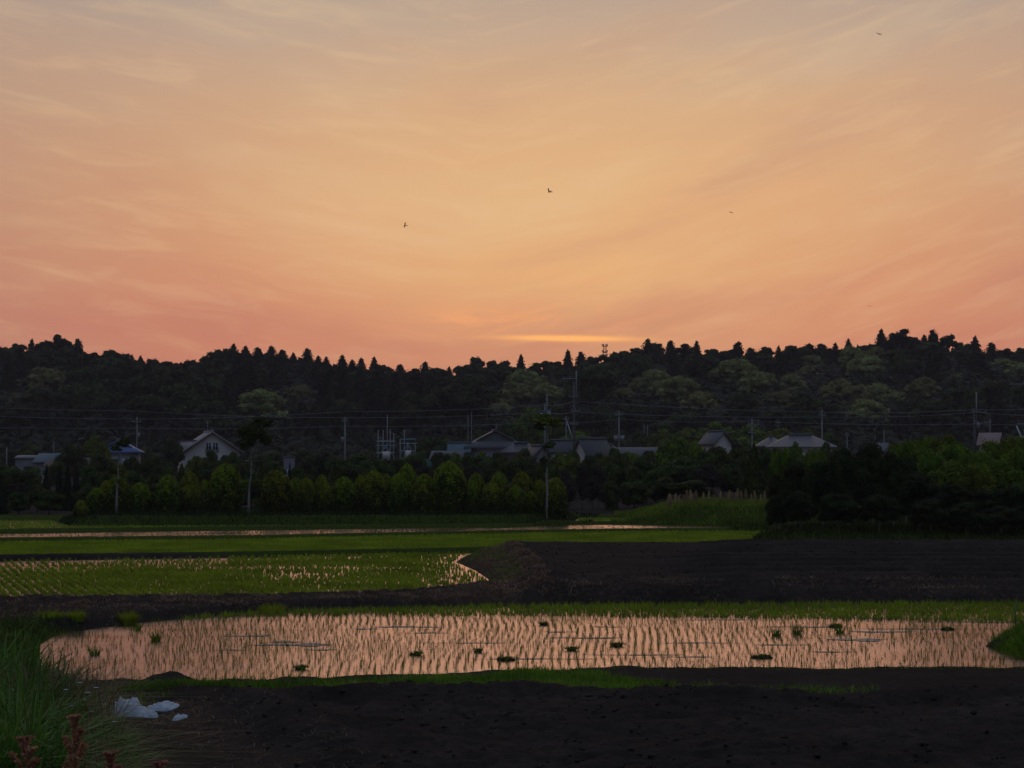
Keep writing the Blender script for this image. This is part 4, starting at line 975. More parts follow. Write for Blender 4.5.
def scaffold(px0, px1, y_deck, y_base, posts, Y, label, mats, name='scaffold'):
    cx = (px0 + px1) / 2; x = (cx - 512) / F * Y; z0 = hz(x, Y)
    o = empty(name, (x, Y, z0)); tag(o, label, 'scaffold', 'steel scaffold frames among the trees')
    zd = at(cx, y_deck, Y)[2] - z0; zr = zd + .5; w = (px1 - px0) * mpp(Y) / 2; s = mpp(Y)
    m = MB(); m.box(-w - .1, w + .1, -.6, .6, zd - .08, zd); m.build('deck', M[mats[0]], o)
    m = MB(); m.tube([(-w, -.6, zr), (w, -.6, zr)], .05, 5); m.tube([(-w, .6, zr), (w, .6, zr)], .05, 5)
    m.tube([(-w, -.6, zd - 1.0), (w, -.6, zd - 1.0)], .05, 5); m.build('rail', M[mats[1]], o)
    for (pp, ty) in posts:
        m = MB(); xx = (pp - cx) * s; zt = at(pp, ty, Y)[2] - z0; m.tube([(xx, -.6, 0), (xx, -.6, zt)], .055, 6); m.build('upright', M[mats[2]], o)
    for sx in (-1, 1):
        m = MB(); m.tube([(sx * w, -.6, zd - 1.6), (-sx * w * .2, -.6, zd)], .04, 5); m.build('brace', M['cyan'], o)
    return o
scaffold(377, 395, 445, 462, [(378.5, 430), (383.5, 430), (387.6, 415), (390.5, 429), (394, 433)], 258, 'cyan steel scaffold with five uprights right of the lone grey pole', ('cyan', 'trim', 'steel'))
scaffold(400, 416, 443, 462, [(400.5, 440), (404.6, 430), (408, 442), (415.5, 443)], 258, 'smaller scaffold with one tall upright and a pale beam', ('trim', 'cyan', 'steel'))
def pipe_pile():
    for px, py, w, lab, mt in ((386, 455, 10, 'heap of pale sheets under the cyan scaffold', 'wallw'), (408, 454, 8, 'small pile of white sheets below the smaller scaffold', 'wallw')):
        Y = 254; p = at(px, py, Y); z0 = hz(p[0], Y); m = MB(); s = mpp(Y)
        for k in range(4):
            a = random.uniform(-.3, .3); zz = k * (p[2] - z0 + .5) / 4
            m.box(-w * s / 2 * (1 - k * .12), w * s / 2 * (1 - k * .1), -.7 + a, .7 + a, zz, zz + (p[2] - z0 + .5) / 4 - .05)
        o = m.build('sheet_pile', M[mt], None, False, (p[0], Y, z0)); tag(o, lab, 'pile')
    Y = 236; m = MB(); a = at(410, 459, Y); b = at(470, 455, Y); z0 = hz(a[0], Y)
    V = []; Q = []; n = 14
    for i in range(n + 1):
        t = i / n; xx = a[0] + (b[0] - a[0]) * t; zt = a[2] + (b[2] - a[2]) * t - .18 * abs(math.sin(t * math.pi * 4))
        V += [(xx, Y + .1 * math.sin(i), z0), (xx, Y + .1 * math.cos(i), zt), (xx, Y + .05 + .1 * math.cos(i), zt)]
    for i in range(n):
        Q += [(3 * i, 3 * i + 3, 3 * i + 4, 3 * i + 1), (3 * i + 1, 3 * i + 4, 3 * i + 5, 3 * i + 2)]
    m.add(V, Q); tag(m.build('garden_net', mat_plain('teal_net', (.03, .075, .065), .9, .5, 9), None), 'teal garden net hung low between the scaffold and hipped house', 'net')
pipe_pile()
def wire(pts, label, sag=.6, r=.022):
    P = []
    for i in range(len(pts) - 1):
        a = Vector(pts[i]); b = Vector(pts[i + 1])
        for k in range(10):
            t = k / 10; q = a.lerp(b, t); q.z -= sag * 4 * t * (1 - t); P.append(q)
    P.append(Vector(pts[-1]))
    m = MB(); m.tube(P, r, 5); tag(m.build('power_line', M['wire'], None), label, 'cable', 'power lines strung across the valley')
wire([at(-120, 411, 285), at(137, 419, 285), at(345, 411.5, 250), at(545, 405, 262), at(574, 401, 245), at(822, 412, 268), at(975, 409.5, 240), at(1120, 404, 235)], 'uppermost power line strung over all the houses', .25, .028)
wire([at(-120, 402, 290), at(137, 411, 288), at(345, 417.5, 250), at(545, 412, 262), at(574, 412, 245), at(822, 417, 268), at(975, 412.5, 240), at(1120, 416, 235)], 'middle power line strung just below the uppermost one', .25, .026)
wire([at(-120, 424, 285), at(137, 428, 285), at(345, 426, 250), at(545, 422, 262), at(619, 419, 255), at(752, 421, 260), at(975, 424, 240), at(1120, 420, 235)], 'lowest and faintest power line strung across the houses', .25, .024)
# ------------------------------------------------------------------ rice
def tufts(x, y, z, nb, h, spread):
    n = len(x)
    X = np.repeat(x, nb) + RNG.normal(0, .012, n * nb); Y_ = np.repeat(y, nb) + RNG.normal(0, .012, n * nb); Z = np.repeat(z, nb)
    H = np.repeat(h, nb) * RNG.uniform(.65, 1.15, n * nb)
    return np.stack([X, Y_, Z], 1), H, RNG.uniform(.05, spread, n * nb)
def rice_rows(poly, dx, dy, ang, h, drop=0.06, jit=.03, margin=.12, xlim=0.36, hv=.2, dens=None):
    p = np.array(poly); c = p.mean(0); R = np.max(np.abs(p - c)) * 1.5
    us = np.arange(-R, R, dx); vs = np.arange(-R, R, dy)
    U, V = np.meshgrid(us, vs); U = U.ravel(); V = V.ravel()
    ca, sa = math.cos(ang), math.sin(ang)
    V = V + .35 * np.sin(U * .13) ; U = U + .25 * np.sin(V * .4)
    x = c[0] + U * ca - V * sa; y = c[1] + U * sa + V * ca
    k = np.abs(x / np.maximum(y, 1)) < xlim
    x = x[k]; y = y[k]
    x = x + RNG.normal(0, jit, len(x)); y = y + RNG.normal(0, jit, len(y))
    k = (sdf(poly, x, y) < -margin) & (RNG.random(len(x)) > drop)
    if dens is not None: k &= RNG.random(len(x)) < dens(x, y)
    x = x[k]; y = y[k]
    return x, y, h * RNG.uniform(1 - hv, 1 + hv, len(x))
def build_rice():
    mud = [sdf(P1, 0, 0)]
    def d1(x, y):
        px = 512 + x / y * F; py = 470 + 3 / y * F
        c = fbm(x, y, 3.0, 3)
        r = np.clip(.97 + .5 * c, .2, 1)
        r *= np.where((px < 150) & (y < 38), .55, 1)
        r *= np.where((px > 860) & (px < 900), .5, 1)
        return r
    x, y, h = rice_rows(P1, .135, .27, .02, .125, .06, .018, .1, .31, .35, d1)
    h = h * (1 + .45 * (RNG.random(len(x)) < .05))
    o = np.argsort(y * 1.0 + 3 * np.abs(x / y)); 
    near = np.zeros(len(x), bool); inv = np.abs(x / y) < .262
    cand = np.where(inv)[0]; near[cand[np.argsort(y[cand])[:300]]] = True
    b, H, bd = tufts(x[~near], y[~near], np.full((~near).sum(), -.04), 5, h[~near] + .04, .42)
    me = blades('rice_seedlings', b, H, .009, bd, M['rice_dark'], 2)
    tag(mobj('rice_seedlings', me), 'thin rice seedlings over the rest of the pink near paddy', 'rice', None, 'stuff')
    pr = []
    for i in range(8):
        z = np.zeros(1); b, H, bd = tufts(z, z, z - .04, 5, z + .145 + .008 * i, .4)
        pr.append(blades('rice_plant', b, H, .0075, bd, M['rice_dark'], 3))
    for xx, yy, hh in zip(x[near], y[near], h[near]):
        s = hh / .15
        o = mobj('rice_plant', random.choice(pr), None, (xx, yy, 0), random.uniform(0, 6.28)); o.scale = (1, 1, s)
        tag(o, 'thin rice seedling in the front rows of the pink near paddy', 'rice plant', 'rice seedlings in the front rows of the near paddy')
    # greener double row along the far edge of the near paddy
    n = 9000
    x = RNG.uniform(-14, 16, n); p = np.array(P1)
    d = None
    yb = np.array([gnd(512 + q / 43.5 * F, 609, 0)[1] for q in x[:1]])
    X_, Y_ = poly_scatter(P1, 120000, .05)
    px = 512 + X_ / Y_ * F
    lim = np.interp(px, [0, 150, 260, 512, 760, 900, 1024], [39.2, 39.6, 41.2, 41.2, 40.4, 39.8, 39.0])
    row = (np.mod(Y_ - X_ * .02, .42) < .17)
    k = (Y_ > lim) & (lim > 0) & row & (RNG.random(len(X_)) < .62)
    X_ = X_[k]; Y_ = Y_[k]
    b, H, bd = tufts(X_, Y_, np.full(len(X_), -.03), 4, RNG.uniform(.10, .19, len(X_)), .6)
    tag(mobj('rice_fringe', blades('rice_fringe', b, H, .018, bd, M['rice'], 2)), 'denser green rice fringe along the far edge of the near paddy', 'rice', None, 'stuff')
    def d2(x, y):
        c = fbm(x + 5, y * 1.8, 5.5, 3); px = 512 + x / y * F
        r = np.clip(.98 + 1.3 * c, .3, 1)
        r *= 1 - .6 * sstep(405, 460, px + 60 * c)
        py = 470 + 3 / y * F
        r *= np.where((py < 564) & (px < 230), .35, 1)
        pk = np.exp(-((px - 300) / 45) ** 2 - ((py - 576) / 5) ** 2); r *= 1 - .75 * pk
        return r
    x, y, h = rice_rows(P2, .085, .235, 1.84, .16, .02, .03, .15, .36, .2, d2)
    b, H, bd = tufts(x, y, np.full(len(x), -.03), 5, h, .5)
    tag(mobj('rice_seedlings', blades('rice_seedlings', b, H, .032, bd, M['rice'], 2)), 'green rows of rice seedlings in the left middle paddy', 'rice', None, 'stuff')
    x, y, h = rice_rows(P3, .13, .20, .05, .19, .0, .03, .1, .37, .12, lambda x, y: np.clip(1.1 + .6 * fbm(x, y, 4, 3), .6, 1))
    b, H, bd = tufts(x, y, np.full(len(x), -.03), 5, h, .6)
    tag(mobj('rice_seedlings', blades('rice_seedlings', b, H, .05, bd, M['rice'], 2)), 'tall dense green rice in the long middle band', 'rice', None, 'stuff')
    x, y, h = rice_rows(P4, .22, .36, .12, .10, .1, .04, .15, .37, .3, lambda x, y: np.clip(.8 + fbm(x, y, 3, 3), .1, 1))
    b, H, bd = tufts(x, y, np.full(len(x), -.03), 5, h, .4)
    tag(mobj('rice_seedlings', blades('rice_seedlings', b, H, .025, bd, M['rice_dark'], 2)), 'sparse seedlings in the thin shining paddy strip', 'rice', None, 'stuff')
    x, y, h = rice_rows(P5, .22, .36, .1, .15, .0, .03, .1, .40, .12, lambda x, y: np.clip(1.0 + .8 * fbm(x, y, 4, 3), .4, 1))
    b, H, bd = tufts(x, y, np.full(len(x), -.03), 4, h, .6)
    tag(mobj('rice_seedlings', blades('rice_seedlings', b, H, .06, bd, M['rice'], 2)), 'green rice in the farthest paddy before the grass bank', 'rice', None, 'stuff')
build_rice()

# ------------------------------------------------------------------ grass on banks
def scatter_grass():
    def add(name, label, x, y, h, w, bend, mat, segs=2, cat='grass', sink=.02):
        z = height(x, y) - sink
        me = blades(name, np.stack([x, y, z], 1), h, w, bend, M[mat], segs)
        tag(mobj(name, me), label, cat, None, 'stuff')
    def reg(n, x0, x1, y0, y1, f):
        x = RNG.uniform(x0, x1, n); y = RNG.uniform(y0, y1, n); return (lambda k: (x[k], y[k]))(f(x, y) > RNG.random(n))
    PX = lambda x, y: 512 + x / y * F
    # verge in front of the near paddy
    def fv(x, y):
        d = sdf(P1, x, y); dS = sdf(SOIL, x, y); px = PX(x, y); n = fbm(x, y, 1.2, 4)
        v = sstep(-.15, .05, d) * (dS > .1) * (y < 31.8)
        low = .16 * (n > .12) * (px < 480) * (y > 25)
        return np.clip(verge_mask(x, y) * (.35 + 1.2 * np.clip(n + .35, 0, 1)) + low, 0, 1) * v
    x, y = reg(150000, -9, 8, 24.5, 31.8, fv)
    add('verge_grass', 'short green grass strip along the front edge of the near paddy', x, y, RNG.uniform(.05, .15, len(x)), .016, RNG.uniform(.2, 1.2, len(x)), 'grass')
    x, y = reg(5000, 1, 9, 29.2, 31.2, lambda x, y: (sdf(P1, x, y) > .02) * .5)
    add('edge_weeds', 'scattered small weeds on the dark mud edge of the near paddy', x, y, RNG.uniform(.04, .10, len(x)), .015, RNG.uniform(.2, 1.2, len(x)), 'grass')
    # dry straw on the slopes of the raised field and the foreground heap
    def fs(x, y):
        dF = sdf(FLD, x, y); d = sdf(P1, x, y); n = fbm(x, y, 1.0, 4)
        return np.clip((dF > -.1) * (dF < 5) * (y > 43) * (y < 76) * (d > .1) * (.45 + 1.4 * n), 0, 1) * (sdf(P3, x, y) > .2)
    x, y = reg(60000, -5, 19, 43.5, 76, fs)
    add('dry_grass', 'withered brown grass on the bank of the raised field', x, y, RNG.uniform(.05, .16, len(x)), .018, RNG.uniform(.5, 1.8, len(x)), 'straw', 2)
    x, y = reg(70000, -17, 1, 38, 46.5, lambda x, y: np.clip((sdf(P1, x, y) > .1) * (sdf(P2, x, y) > .1) * (.4 + 1.3 * fbm(x, y, .9, 3)), 0, 1))
    add('dry_grass', 'dull brown stubble on the bund between the two near paddies', x, y, RNG.uniform(.04, .14, len(x)), .016, RNG.uniform(.5, 1.8, len(x)), 'straw', 2)
    x, y = reg(26000, -15, -6.3, 26.5, 37.6, lambda x, y: (sdf(P1, x, y) > .05) * (sdf(P2, x, y) > .3) * sstep(-6.8, -7.8, x) * np.clip(.6 + fbm(x, y, 1.5, 3), 0, 1))
    add('bank_grass', 'dark green grass at the left end of the near paddy', x, y, RNG.uniform(.08, .28, len(x)), .018, RNG.uniform(.3, 1.3, len(x)), 'bush', 3)
    x, y = reg(12000, -6, 1, 50, 74, lambda x, y: ((sdf(FLD, x, y) > .4) & (sdf(P2, x, y) > 0) & (sdf(P2, x, y) < 1.6) & (sdf(P3, x, y) > .2)) * np.clip(.4 + 1.6 * fbm(x + 9, y, 2.0, 3), 0, 1))
    add('bank_grass', 'green grass patch on the left shoulder of the raised field', x, y, RNG.uniform(.06, .16, len(x)), .022, RNG.uniform(.2, 1.0, len(x)), 'grass')
    x, y = reg(36000, -7, 3, 14, 25.5, lambda x, y: (sdf(SOIL, x, y) > -.45) * (sdf(SOIL, x, y) < 1.1) * .5 * np.clip(.35 + 1.2 * fbm(x, y, .6, 4), 0, 1) * (y < 25))
    add('straw_litter', 'matted pale straw on the left slope of the foreground heap', x, y, RNG.uniform(.04, .13, len(x)), .009, RNG.uniform(1.0, 2.6, len(x)), 'straw', 2)
    x, y = reg(2600, -3, 12, 17, 27, lambda x, y: (sdf(SOIL, x, y) < 0) * np.clip(.2 + 1.0 * fbm(x, y, 1.5, 3), 0, 1))
    add('straw_bits', 'stray straw bits on the foreground ploughed soil', x, y, RNG.uniform(.02, .06, len(x)), .007, RNG.uniform(1.6, 3, len(x)), 'straw', 2)
    x, y = reg(16000, -3, 19.5, 43.6, 47.8, lambda x, y: (sdf(P1, x, y) > .15) * (sdf(P1, x, y) < 2.2 + 1.5 * fbm(x, y, 2, 2)) * np.clip(.5 + 1.6 * fbm(x, y, 1.3, 4), .05, 1))
    add('dry_grass', 'matted brown grass hanging on the front bank of the raised field', x, y, RNG.uniform(.06, .18, len(x)), .016, RNG.uniform(.6, 2.2, len(x)), 'straw', 2)
    x, y = reg(60000, -3.5, 2.5, 46, 74, lambda x, y: (sdf(FLD, x, y) > -.2) * (sdf(FLD, x, y) < 1.5) * (sdf(P2, x, y) > .1) * (sdf(P3, x, y) > .2) * np.clip(.6 + 1.2 * fbm(x, y, 1.0, 3), .05, 1))
    add('dry_grass', 'tufty withered grass on the left shoulder of the raised field', x, y, RNG.uniform(.05, .13, len(x)), .02, RNG.uniform(.4, 1.8, len(x)), 'straw', 2)
    n = 2200; y = RNG.uniform(12.5, 21, n); px = RNG.uniform(-60, 120, n); x = (px - 512) / F * y
    add('dead_stalks', 'pale dead stalks mixed into the tall grass at left', x, y, RNG.uniform(.3, .95, n), .012, RNG.uniform(.1, 2.0, n), 'straw', 4)
    # bund edges
    for (P, lab, hh, lo, hi) in ((P3, 'grass lining the narrow bunds round the middle band', .09, 0, .5), (P4, 'grass lining the bunds of the thin shining strip', .08, 0, .5)):
        x, y = reg(90000, -40, 24, 66, 112, lambda x, y: ((sdf(P, x, y) > lo) & (sdf(P, x, y) < hi)) * .6 * (sdf(FLD, x, y) > .3) * (np.abs(x / y) < .33) * np.clip(.6 + fbm(x, y, 2, 3), 0, 1))
        add('bund_grass', lab, x, y, RNG.uniform(.3, 1.1, len(x)) * hh, .04, RNG.uniform(.2, 1.0, len(x)), 'grass')
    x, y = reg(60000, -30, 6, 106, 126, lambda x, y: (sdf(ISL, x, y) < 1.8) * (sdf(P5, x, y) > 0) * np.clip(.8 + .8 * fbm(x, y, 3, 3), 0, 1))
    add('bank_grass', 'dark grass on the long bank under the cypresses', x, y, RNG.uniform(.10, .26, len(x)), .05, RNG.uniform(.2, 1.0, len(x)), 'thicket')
    x, y = reg(70000, 4, 24, 98, 130, lambda x, y: (sdf(RB, x, y) < 2.2) * (sdf(P4, x, y) > 0) * (sdf(P5, x, y) > 0) * np.clip(.8 + .8 * fbm(x, y, 3, 3), 0, 1))
    add('bank_grass', 'green grass on the right-hand bank below the dry plumes', x, y, RNG.uniform(.12, .36, len(x)), .05, RNG.uniform(.2, 1.0, len(x)), 'grass')
    x, y = reg(50000, 9, 28, 76, 100, lambda x, y: (sdf(TB, x, y) < 3.0) * (sdf(P3, x, y) > .1) * np.clip(.6 + .8 * fbm(x, y, 3, 3), 0, 1))
    add('bank_grass', 'dark weeds at the foot of the right-hand thicket', x, y, RNG.uniform(.10, .40, len(x)), .05, RNG.uniform(.2, 1.0, len(x)), 'bush')
    # tall grass at the near left
    n = 20000
    y = RNG.uniform(12.5, 24.5, n); px = RNG.uniform(-60, 200, n)
    lim = np.interp(y, [12.5, 15, 17, 19, 21, 22.5, 24.5], [175, 165, 118, 92, 80, 74, 60])
    nn = fbm(y * 1.0 + 3, px / 30.0, 1.0, 3)
    k = RNG.random(n) < sstep(lim + 26, lim - 18, px + nn * 45)
    y = y[k]; px = px[k]; x = (px - 512) / F * y
    hmax = np.interp(px, [-60, 10, 50, 90, 130, 190], [.92, .86, .72, .46, .26, .17])
    hmax = hmax * np.clip(.85 + 1.1 * fbm(x, y, .8, 2), .4, 1.35)
    add('tall_grass', 'tall arching green grass at the near left', x, y, hmax * RNG.uniform(.45, 1.15, len(x)), .034, RNG.uniform(.2, 1.7, len(x)) ** 1.3, 'grass_blue', 4)
    n = 9000; y = RNG.uniform(14.3, 18.0, n); px = RNG.uniform(-40, 225, n); x = (px - 512) / F * y
    k = RNG.random(n) < sstep(225, 110, px + (y - 14.3) * 32 + 40 * fbm(x, y, .7, 2)); x = x[k]; y = y[k]
    add('verge_grass', 'finer yellowish grass at the bottom left corner', x, y, RNG.uniform(.12, .34, len(x)), .013, RNG.uniform(.3, 1.4, len(x)), 'grass', 3)
    # grassy mound at the right edge of the near paddy
    c = gnd(1052, 652, 0); m = MB(); V = []; Q = []
    nu, nv = 28, 9
    for j in range(nv + 1):
        for i in range(nu):
            a = 2 * math.pi * i / nu; rr = j / nv
            q = 1 + .12 * math.sin(3 * a + 1) + .08 * math.sin(5 * a)
            xx = 0.92 * rr * q * math.cos(a); yy = 2.3 * rr * q * math.sin(a)
            V.append((xx, yy, .52 * (1 - rr ** 2.2) + .04 * math.sin(7 * a + j) - .1))
    for j in range(nv):
        for i in range(nu): Q.append((j * nu + i, (j + 1) * nu + i, (j + 1) * nu + (i + 1) % nu, j * nu + (i + 1) % nu))
    m.add(V, Q); g = m.build('grassy_mound', M['earth'], None, True, (c[0], c[1], 0)); tag(g, None, None, None, 'structure')
    n = 9000; a = RNG.uniform(0, 6.283, n); rr = np.sqrt(RNG.random(n)) * .97
    x = 0.92 * rr * np.cos(a); y = 2.3 * rr * np.sin(a); z = .52 * (1 - rr ** 2.2) - .13
    me = blades('mound_grass', np.stack([x + c[0], y + c[1], z], 1), RNG.uniform(.10, .24, n), .016, RNG.uniform(.3, 1.3, n), M['grass'], 3)
    tag(mobj('mound_grass', me), 'dense grass on the mound at the right edge of the near paddy', 'grass', None, 'stuff')
scatter_grass()
M['clod'] = mat_plain('dry_clod', (.036, .028, .0235), 1.0, .4, 3, .02)
def clods_on_soil():
    oct_v = np.array([(1, 0, 0), (-1, 0, 0), (0, 1, 0), (0, -1, 0), (0, 0, 1), (0, 0, -1)], float)
    oct_t = np.array([(0, 2, 4), (2, 1, 4), (1, 3, 4), (3, 0, 4), (2, 0, 5), (1, 2, 5), (3, 1, 5), (0, 3, 5)])
    for P, n, y0, y1, x0, x1, s0, s1, lab in ((SOIL, 5000, 15, 27, -4, 9, .008, .038, 'loose dark clods on the foreground ploughed soil'), (FLD, 6000, 45, 71, -1, 19, .012, .045, 'loose dark clods on the raised ploughed field')):
        x = RNG.uniform(x0, x1, n); y = RNG.uniform(y0, y1, n)
        k = (sdf(P, x, y) < .3) & (RNG.random(n) < np.clip(.5 + 1.2 * fbm(x, y, 1.6, 3), .08, 1)); x = x[k]; y = y[k]; n = len(x)
        s = s0 + (s1 - s0) * RNG.random(n) ** 3.5
        V = oct_v[None] * s[:, None, None] * RNG.uniform(.5, 1.3, (n, 6, 1)) * np.array([1.2, 1.2, .8]); 
        V = V + RNG.normal(0, .22, (n, 6, 3)) * s[:, None, None]
        V = V + np.stack([x, y, height(x, y) + s * .3], 1)[:, None]
        T = (np.arange(n)[:, None, None] * 6 + oct_t[None]).reshape(-1, 3)
        me = npmesh('soil_clods', V.reshape(-1, 3), None, T, M['clod']); tag(mobj('soil_clods', me), lab, 'clods', None, 'stuff')
clods_on_soil()

# ------------------------------------------------------------------ small things
def clumps():
    names = [(50, 629, .30, .30, 'bright green rice bunch at the left end of the dark bund'), (76, 629, .20, .28, 'second bright rice bunch from the left on the paddy corner'), (128, 624, .20, .36, 'tallest bright rice bunch standing in the paddy corner'), (272, 613, .36, .30, 'rounded bright green tuft against the dark bund'),
             (164, 664, .10, .22, None)]
    for px, py, r, h, lab in names[:4]:
        x, y = gnd(px, py, 0.0); n = 420
        a = RNG.uniform(0, 6.28, n); rr = np.sqrt(RNG.random(n)) * r * .75
        b = np.stack([rr * np.cos(a), rr * np.sin(a), np.full(n, -.03)], 1)
        me = blades('rice_bunch', b, RNG.uniform(.6, 1.1, n) * h * (1 - .45 * (rr / r) ** 2), .015, RNG.uniform(.1, .8, n), M['rice'], 2, a)
        o = mobj('rice_bunch', me, None, (x, y, max(0, hz(x, y)))); tag(o, lab, 'plant', 'bunches of bright rice along the far bund')
    for px, py, w, h, lab in ((797, 634, .16, .30, 'left tall weed tuft standing in the right of the near paddy'), (776, 636, .13, .26, 'slim weed tuft just left of the broader one in the near paddy'), (840, 633, .12, .24, 'weed tuft beside the dark reflection at the right of the paddy'),
                              (156, 641, .14, .28, 'leaning weed tuft near the left end of the pink water'), (95, 655, .12, .22, 'small weed tuft by the tall grass in the pink water'), (137, 630, .12, .2, 'green sprout cluster left of the bund water line')):
        x, y = gnd(px, py, 0); n = 60; a = RNG.uniform(0, 6.28, n); rr = np.sqrt(RNG.random(n)) * w * .6
        me = blades('weed_tuft', np.stack([rr * np.cos(a), rr * np.sin(a), np.full(n, -.03)], 1), RNG.uniform(.5, 1.1, n) * h, .016, RNG.uniform(.1, .8, n), M['grass'], 3, a)
        tag(mobj('weed_tuft', me, None, (x, y, 0)), lab, 'plant', 'weed tufts in the near paddy')
    # clods breaking the water
    cl = [(417, 655, .24, 'dark clod with a wet trail in the centre-left of the paddy'), (301, 669, .3, 'flat clod near the front edge of the paddy, left of centre'), (507, 660, .32, 'weedy clod near the front edge above the grass lump'), (617, 646, .36, 'round-topped weedy clod at the middle of the paddy'),
          (572, 650, .30, 'low clod just left of the round-topped one'), (762, 658, .34, 'dark weedy clod near the front edge, right of centre'), (836, 627, .26, 'clod left of the dark reflections at the back right'), (948, 630, .26, 'single clod at the back right before the grassy mound'),
          (543, 625, .22, 'small clod toward the back, centre of the paddy'), (478, 652, .16, 'smallest clod left of centre in the paddy'), (346, 557, .30, 'dark clod in the water of the left middle paddy'), (366, 558, .2, 'small clod right of the dark one in the left middle paddy')]
    for px, py, w, lab in cl:
        x, y = gnd(px, py, 0); o = empty('mud_clod', (x, y, 0)); tag(o, lab, 'clod', 'mud clods breaking the paddy water')
        V, Q = core_ball((0, 0, 0), (w * .42, w * .40, .042), 12, 7)
        V = [(a * (1 + .4 * math.sin(a * 23 + w * 90)), b * (1 + .3 * math.sin(b * 31 + w * 50)), c + .02 * math.sin(a * 40 + b * 30)) for a, b, c in V]
        m = MB(); m.add(V, Q); m.build('clod', M['earth'], o, True)
        n = 90; a = RNG.uniform(0, 6.28, n); rr = np.sqrt(RNG.random(n)) * w * .45
        mobj('weeds', blades('weeds', np.stack([rr * np.cos(a), rr * np.sin(a), np.full(n, .02)], 1), RNG.uniform(.03, .08, n), .014, RNG.uniform(.3, 1.2, n), M['grass'], 2, a), o)
    # duckweed and mud skins: thin flat patches lying on the water
    n = 0; V = []; Q = []
    for px, py, w, d in ((300, 645, 1.1, .28), (285, 642, .5, .15), (405, 627, 1.0, .18), (250, 636, .8, .16), (365, 629, .5, .12), (560, 632, .6, .1), (430, 633, .6, .1), (320, 650, .5, .1), (590, 638, 1.2, .12), (640, 655, 1.6, .07), (530, 659, 1.8, .07), (700, 643, 1.4, .07), (810, 627, 1.5, .10), (860, 640, .8, .3), (880, 632, 1.0, .2), (915, 629, 1.6, .1), (830, 652, .7, .08), (780, 645, .9, .07), (470, 643, 1.6, .06), (690, 657, .9, .06), (610, 627, .8, .08), (230, 650, .6, .06), (960, 622, 2.2, .08), (720, 620, 2.0, .07), (880, 618, 2.6, .08)):
        x, y = gnd(px, py, 0); k = 22; b = len(V)
        V.append((x, y, .006))
        for i in range(k):
            a = 2 * math.pi * i / k; r = 1 + .35 * math.sin(3 * a + px) + .25 * math.sin(7 * a + py) + random.uniform(-.2, .2)
            V.append((x + w * .5 * r * math.cos(a), y + d * .9 * r * math.sin(a), .006))
        for i in range(k): Q.append((b, b + 1 + i, b + 1 + (i + 1) % k))
    me = npmesh('water_scum', V, None, Q, mat_plain('wet_mud_scum', (.085, .085, .095), .5, .4, 8, .4))
    tag(mobj('water_scum', me), 'thin floating scum patches and mud skins on the near paddy', 'scum', None, 'stuff')
    # dark mud heap at the near left paddy edge
    for px, py, w, h, lab in ((168, 681, .60, .10, 'dark mud lump on the front edge of the pink paddy at left'), (118, 684, 1.6, .055, 'long low mud ridge left of the dark lump')):
        x, y = gnd(px, py, 0); V, Q = core_ball((0, 0, 0), (w * .62, .34, h), 22, 12)
        V = [(a + .05 * math.sin(c * 40 + b * 20), b + .04 * math.sin(a * 17), c * (1 + .25 * math.sin(a * 9 + 1) + .12 * math.sin(a * 31))) for a, b, c in V]
        m = MB(); m.add(V, Q); o = m.build('mud_heap', M['earth'], None, True, (x, y, .0)); tag(o, lab, 'mud heap')
    # white plastic sheets, crumpled
    for px, py, w, d, h, rz, lab in ((127, 712, .50, .40, .20, .1, 'largest crumpled white sheet lying by the tall grass'), (92, 708, .60, .3, .15, .2, 'greyish crumpled sheet at the left of the white sheets'), (166, 708, .46, .26, .10, -.3, 'white sheet on the right, near the small peg'),
                                     (151, 714, .20, .16, .09, .3, 'small flat white scrap between the larger sheets'), (181, 721, .18, .14, .06, .2, 'small white scrap lowest on the soil slope')):
        x, y = gnd(px, py, .12); z = hz(x, y); nx, ny = 30, 18; V = []; Q = []
        sd = random.random() * 50
        for j in range(ny + 1):
            for i in range(nx + 1):
                u = i / nx * 2 - 1; v = j / ny * 2 - 1; e = max(0, 1 - (abs(u) ** 2.5 + abs(v) ** 2.5)) ** .5
                f = float(fbm(np.array([u * 2.3 + sd]), np.array([v * 2.0 + sd]), .8, 4)[0]); f2 = abs(float(vnoise(np.array([u * 5 + sd]), np.array([v * 4 + sd]))[0]))
                ra = 1 + .25 * float(vnoise(np.array([math.atan2(v, u) * 1.6 + sd]), np.array([sd]))[0])
                V.append((u * w / 2 * ra, v * d / 2 * ra, h * (e * (.8 + .6 * f + .5 * f2)) - .01))
        for j in range(ny):
            for i in range(nx): q = j * (nx + 1) + i; Q.append((q, q + 1, q + nx + 2, q + nx + 1))
        m = MB(); m.add(V, Q); o = m.build('plastic_sheet', M['plastic'], None, True, (x, y, z), rz); tag(o, lab, 'sheet', 'crumpled white sheets on the verge')
    # pegs
    x, y = gnd(188, 704, .1); z = hz(x, y); m = MB(); m.tube([(0, 0, -.1), (.005, 0, .2), (.0, 0, .22)], [.022, .022, .012], 7); o = m.build('wooden_peg', M['bark'], None, False, (x, y, z)); tag(o, 'short dark peg standing in the verge beside the white sheets', 'peg')
    x, y = gnd(1015, 625, 0); m = MB(); m.tube([(0, 0, -.1), (.03, 0, .45)], [.014, .012], 6); o = m.build('green_stake', M['green_paint'], None, False, (x, y, 0)); tag(o, 'thin green stake in the water beside the grassy mound', 'stake')
    # dry plumes on the right bank
    pr = []
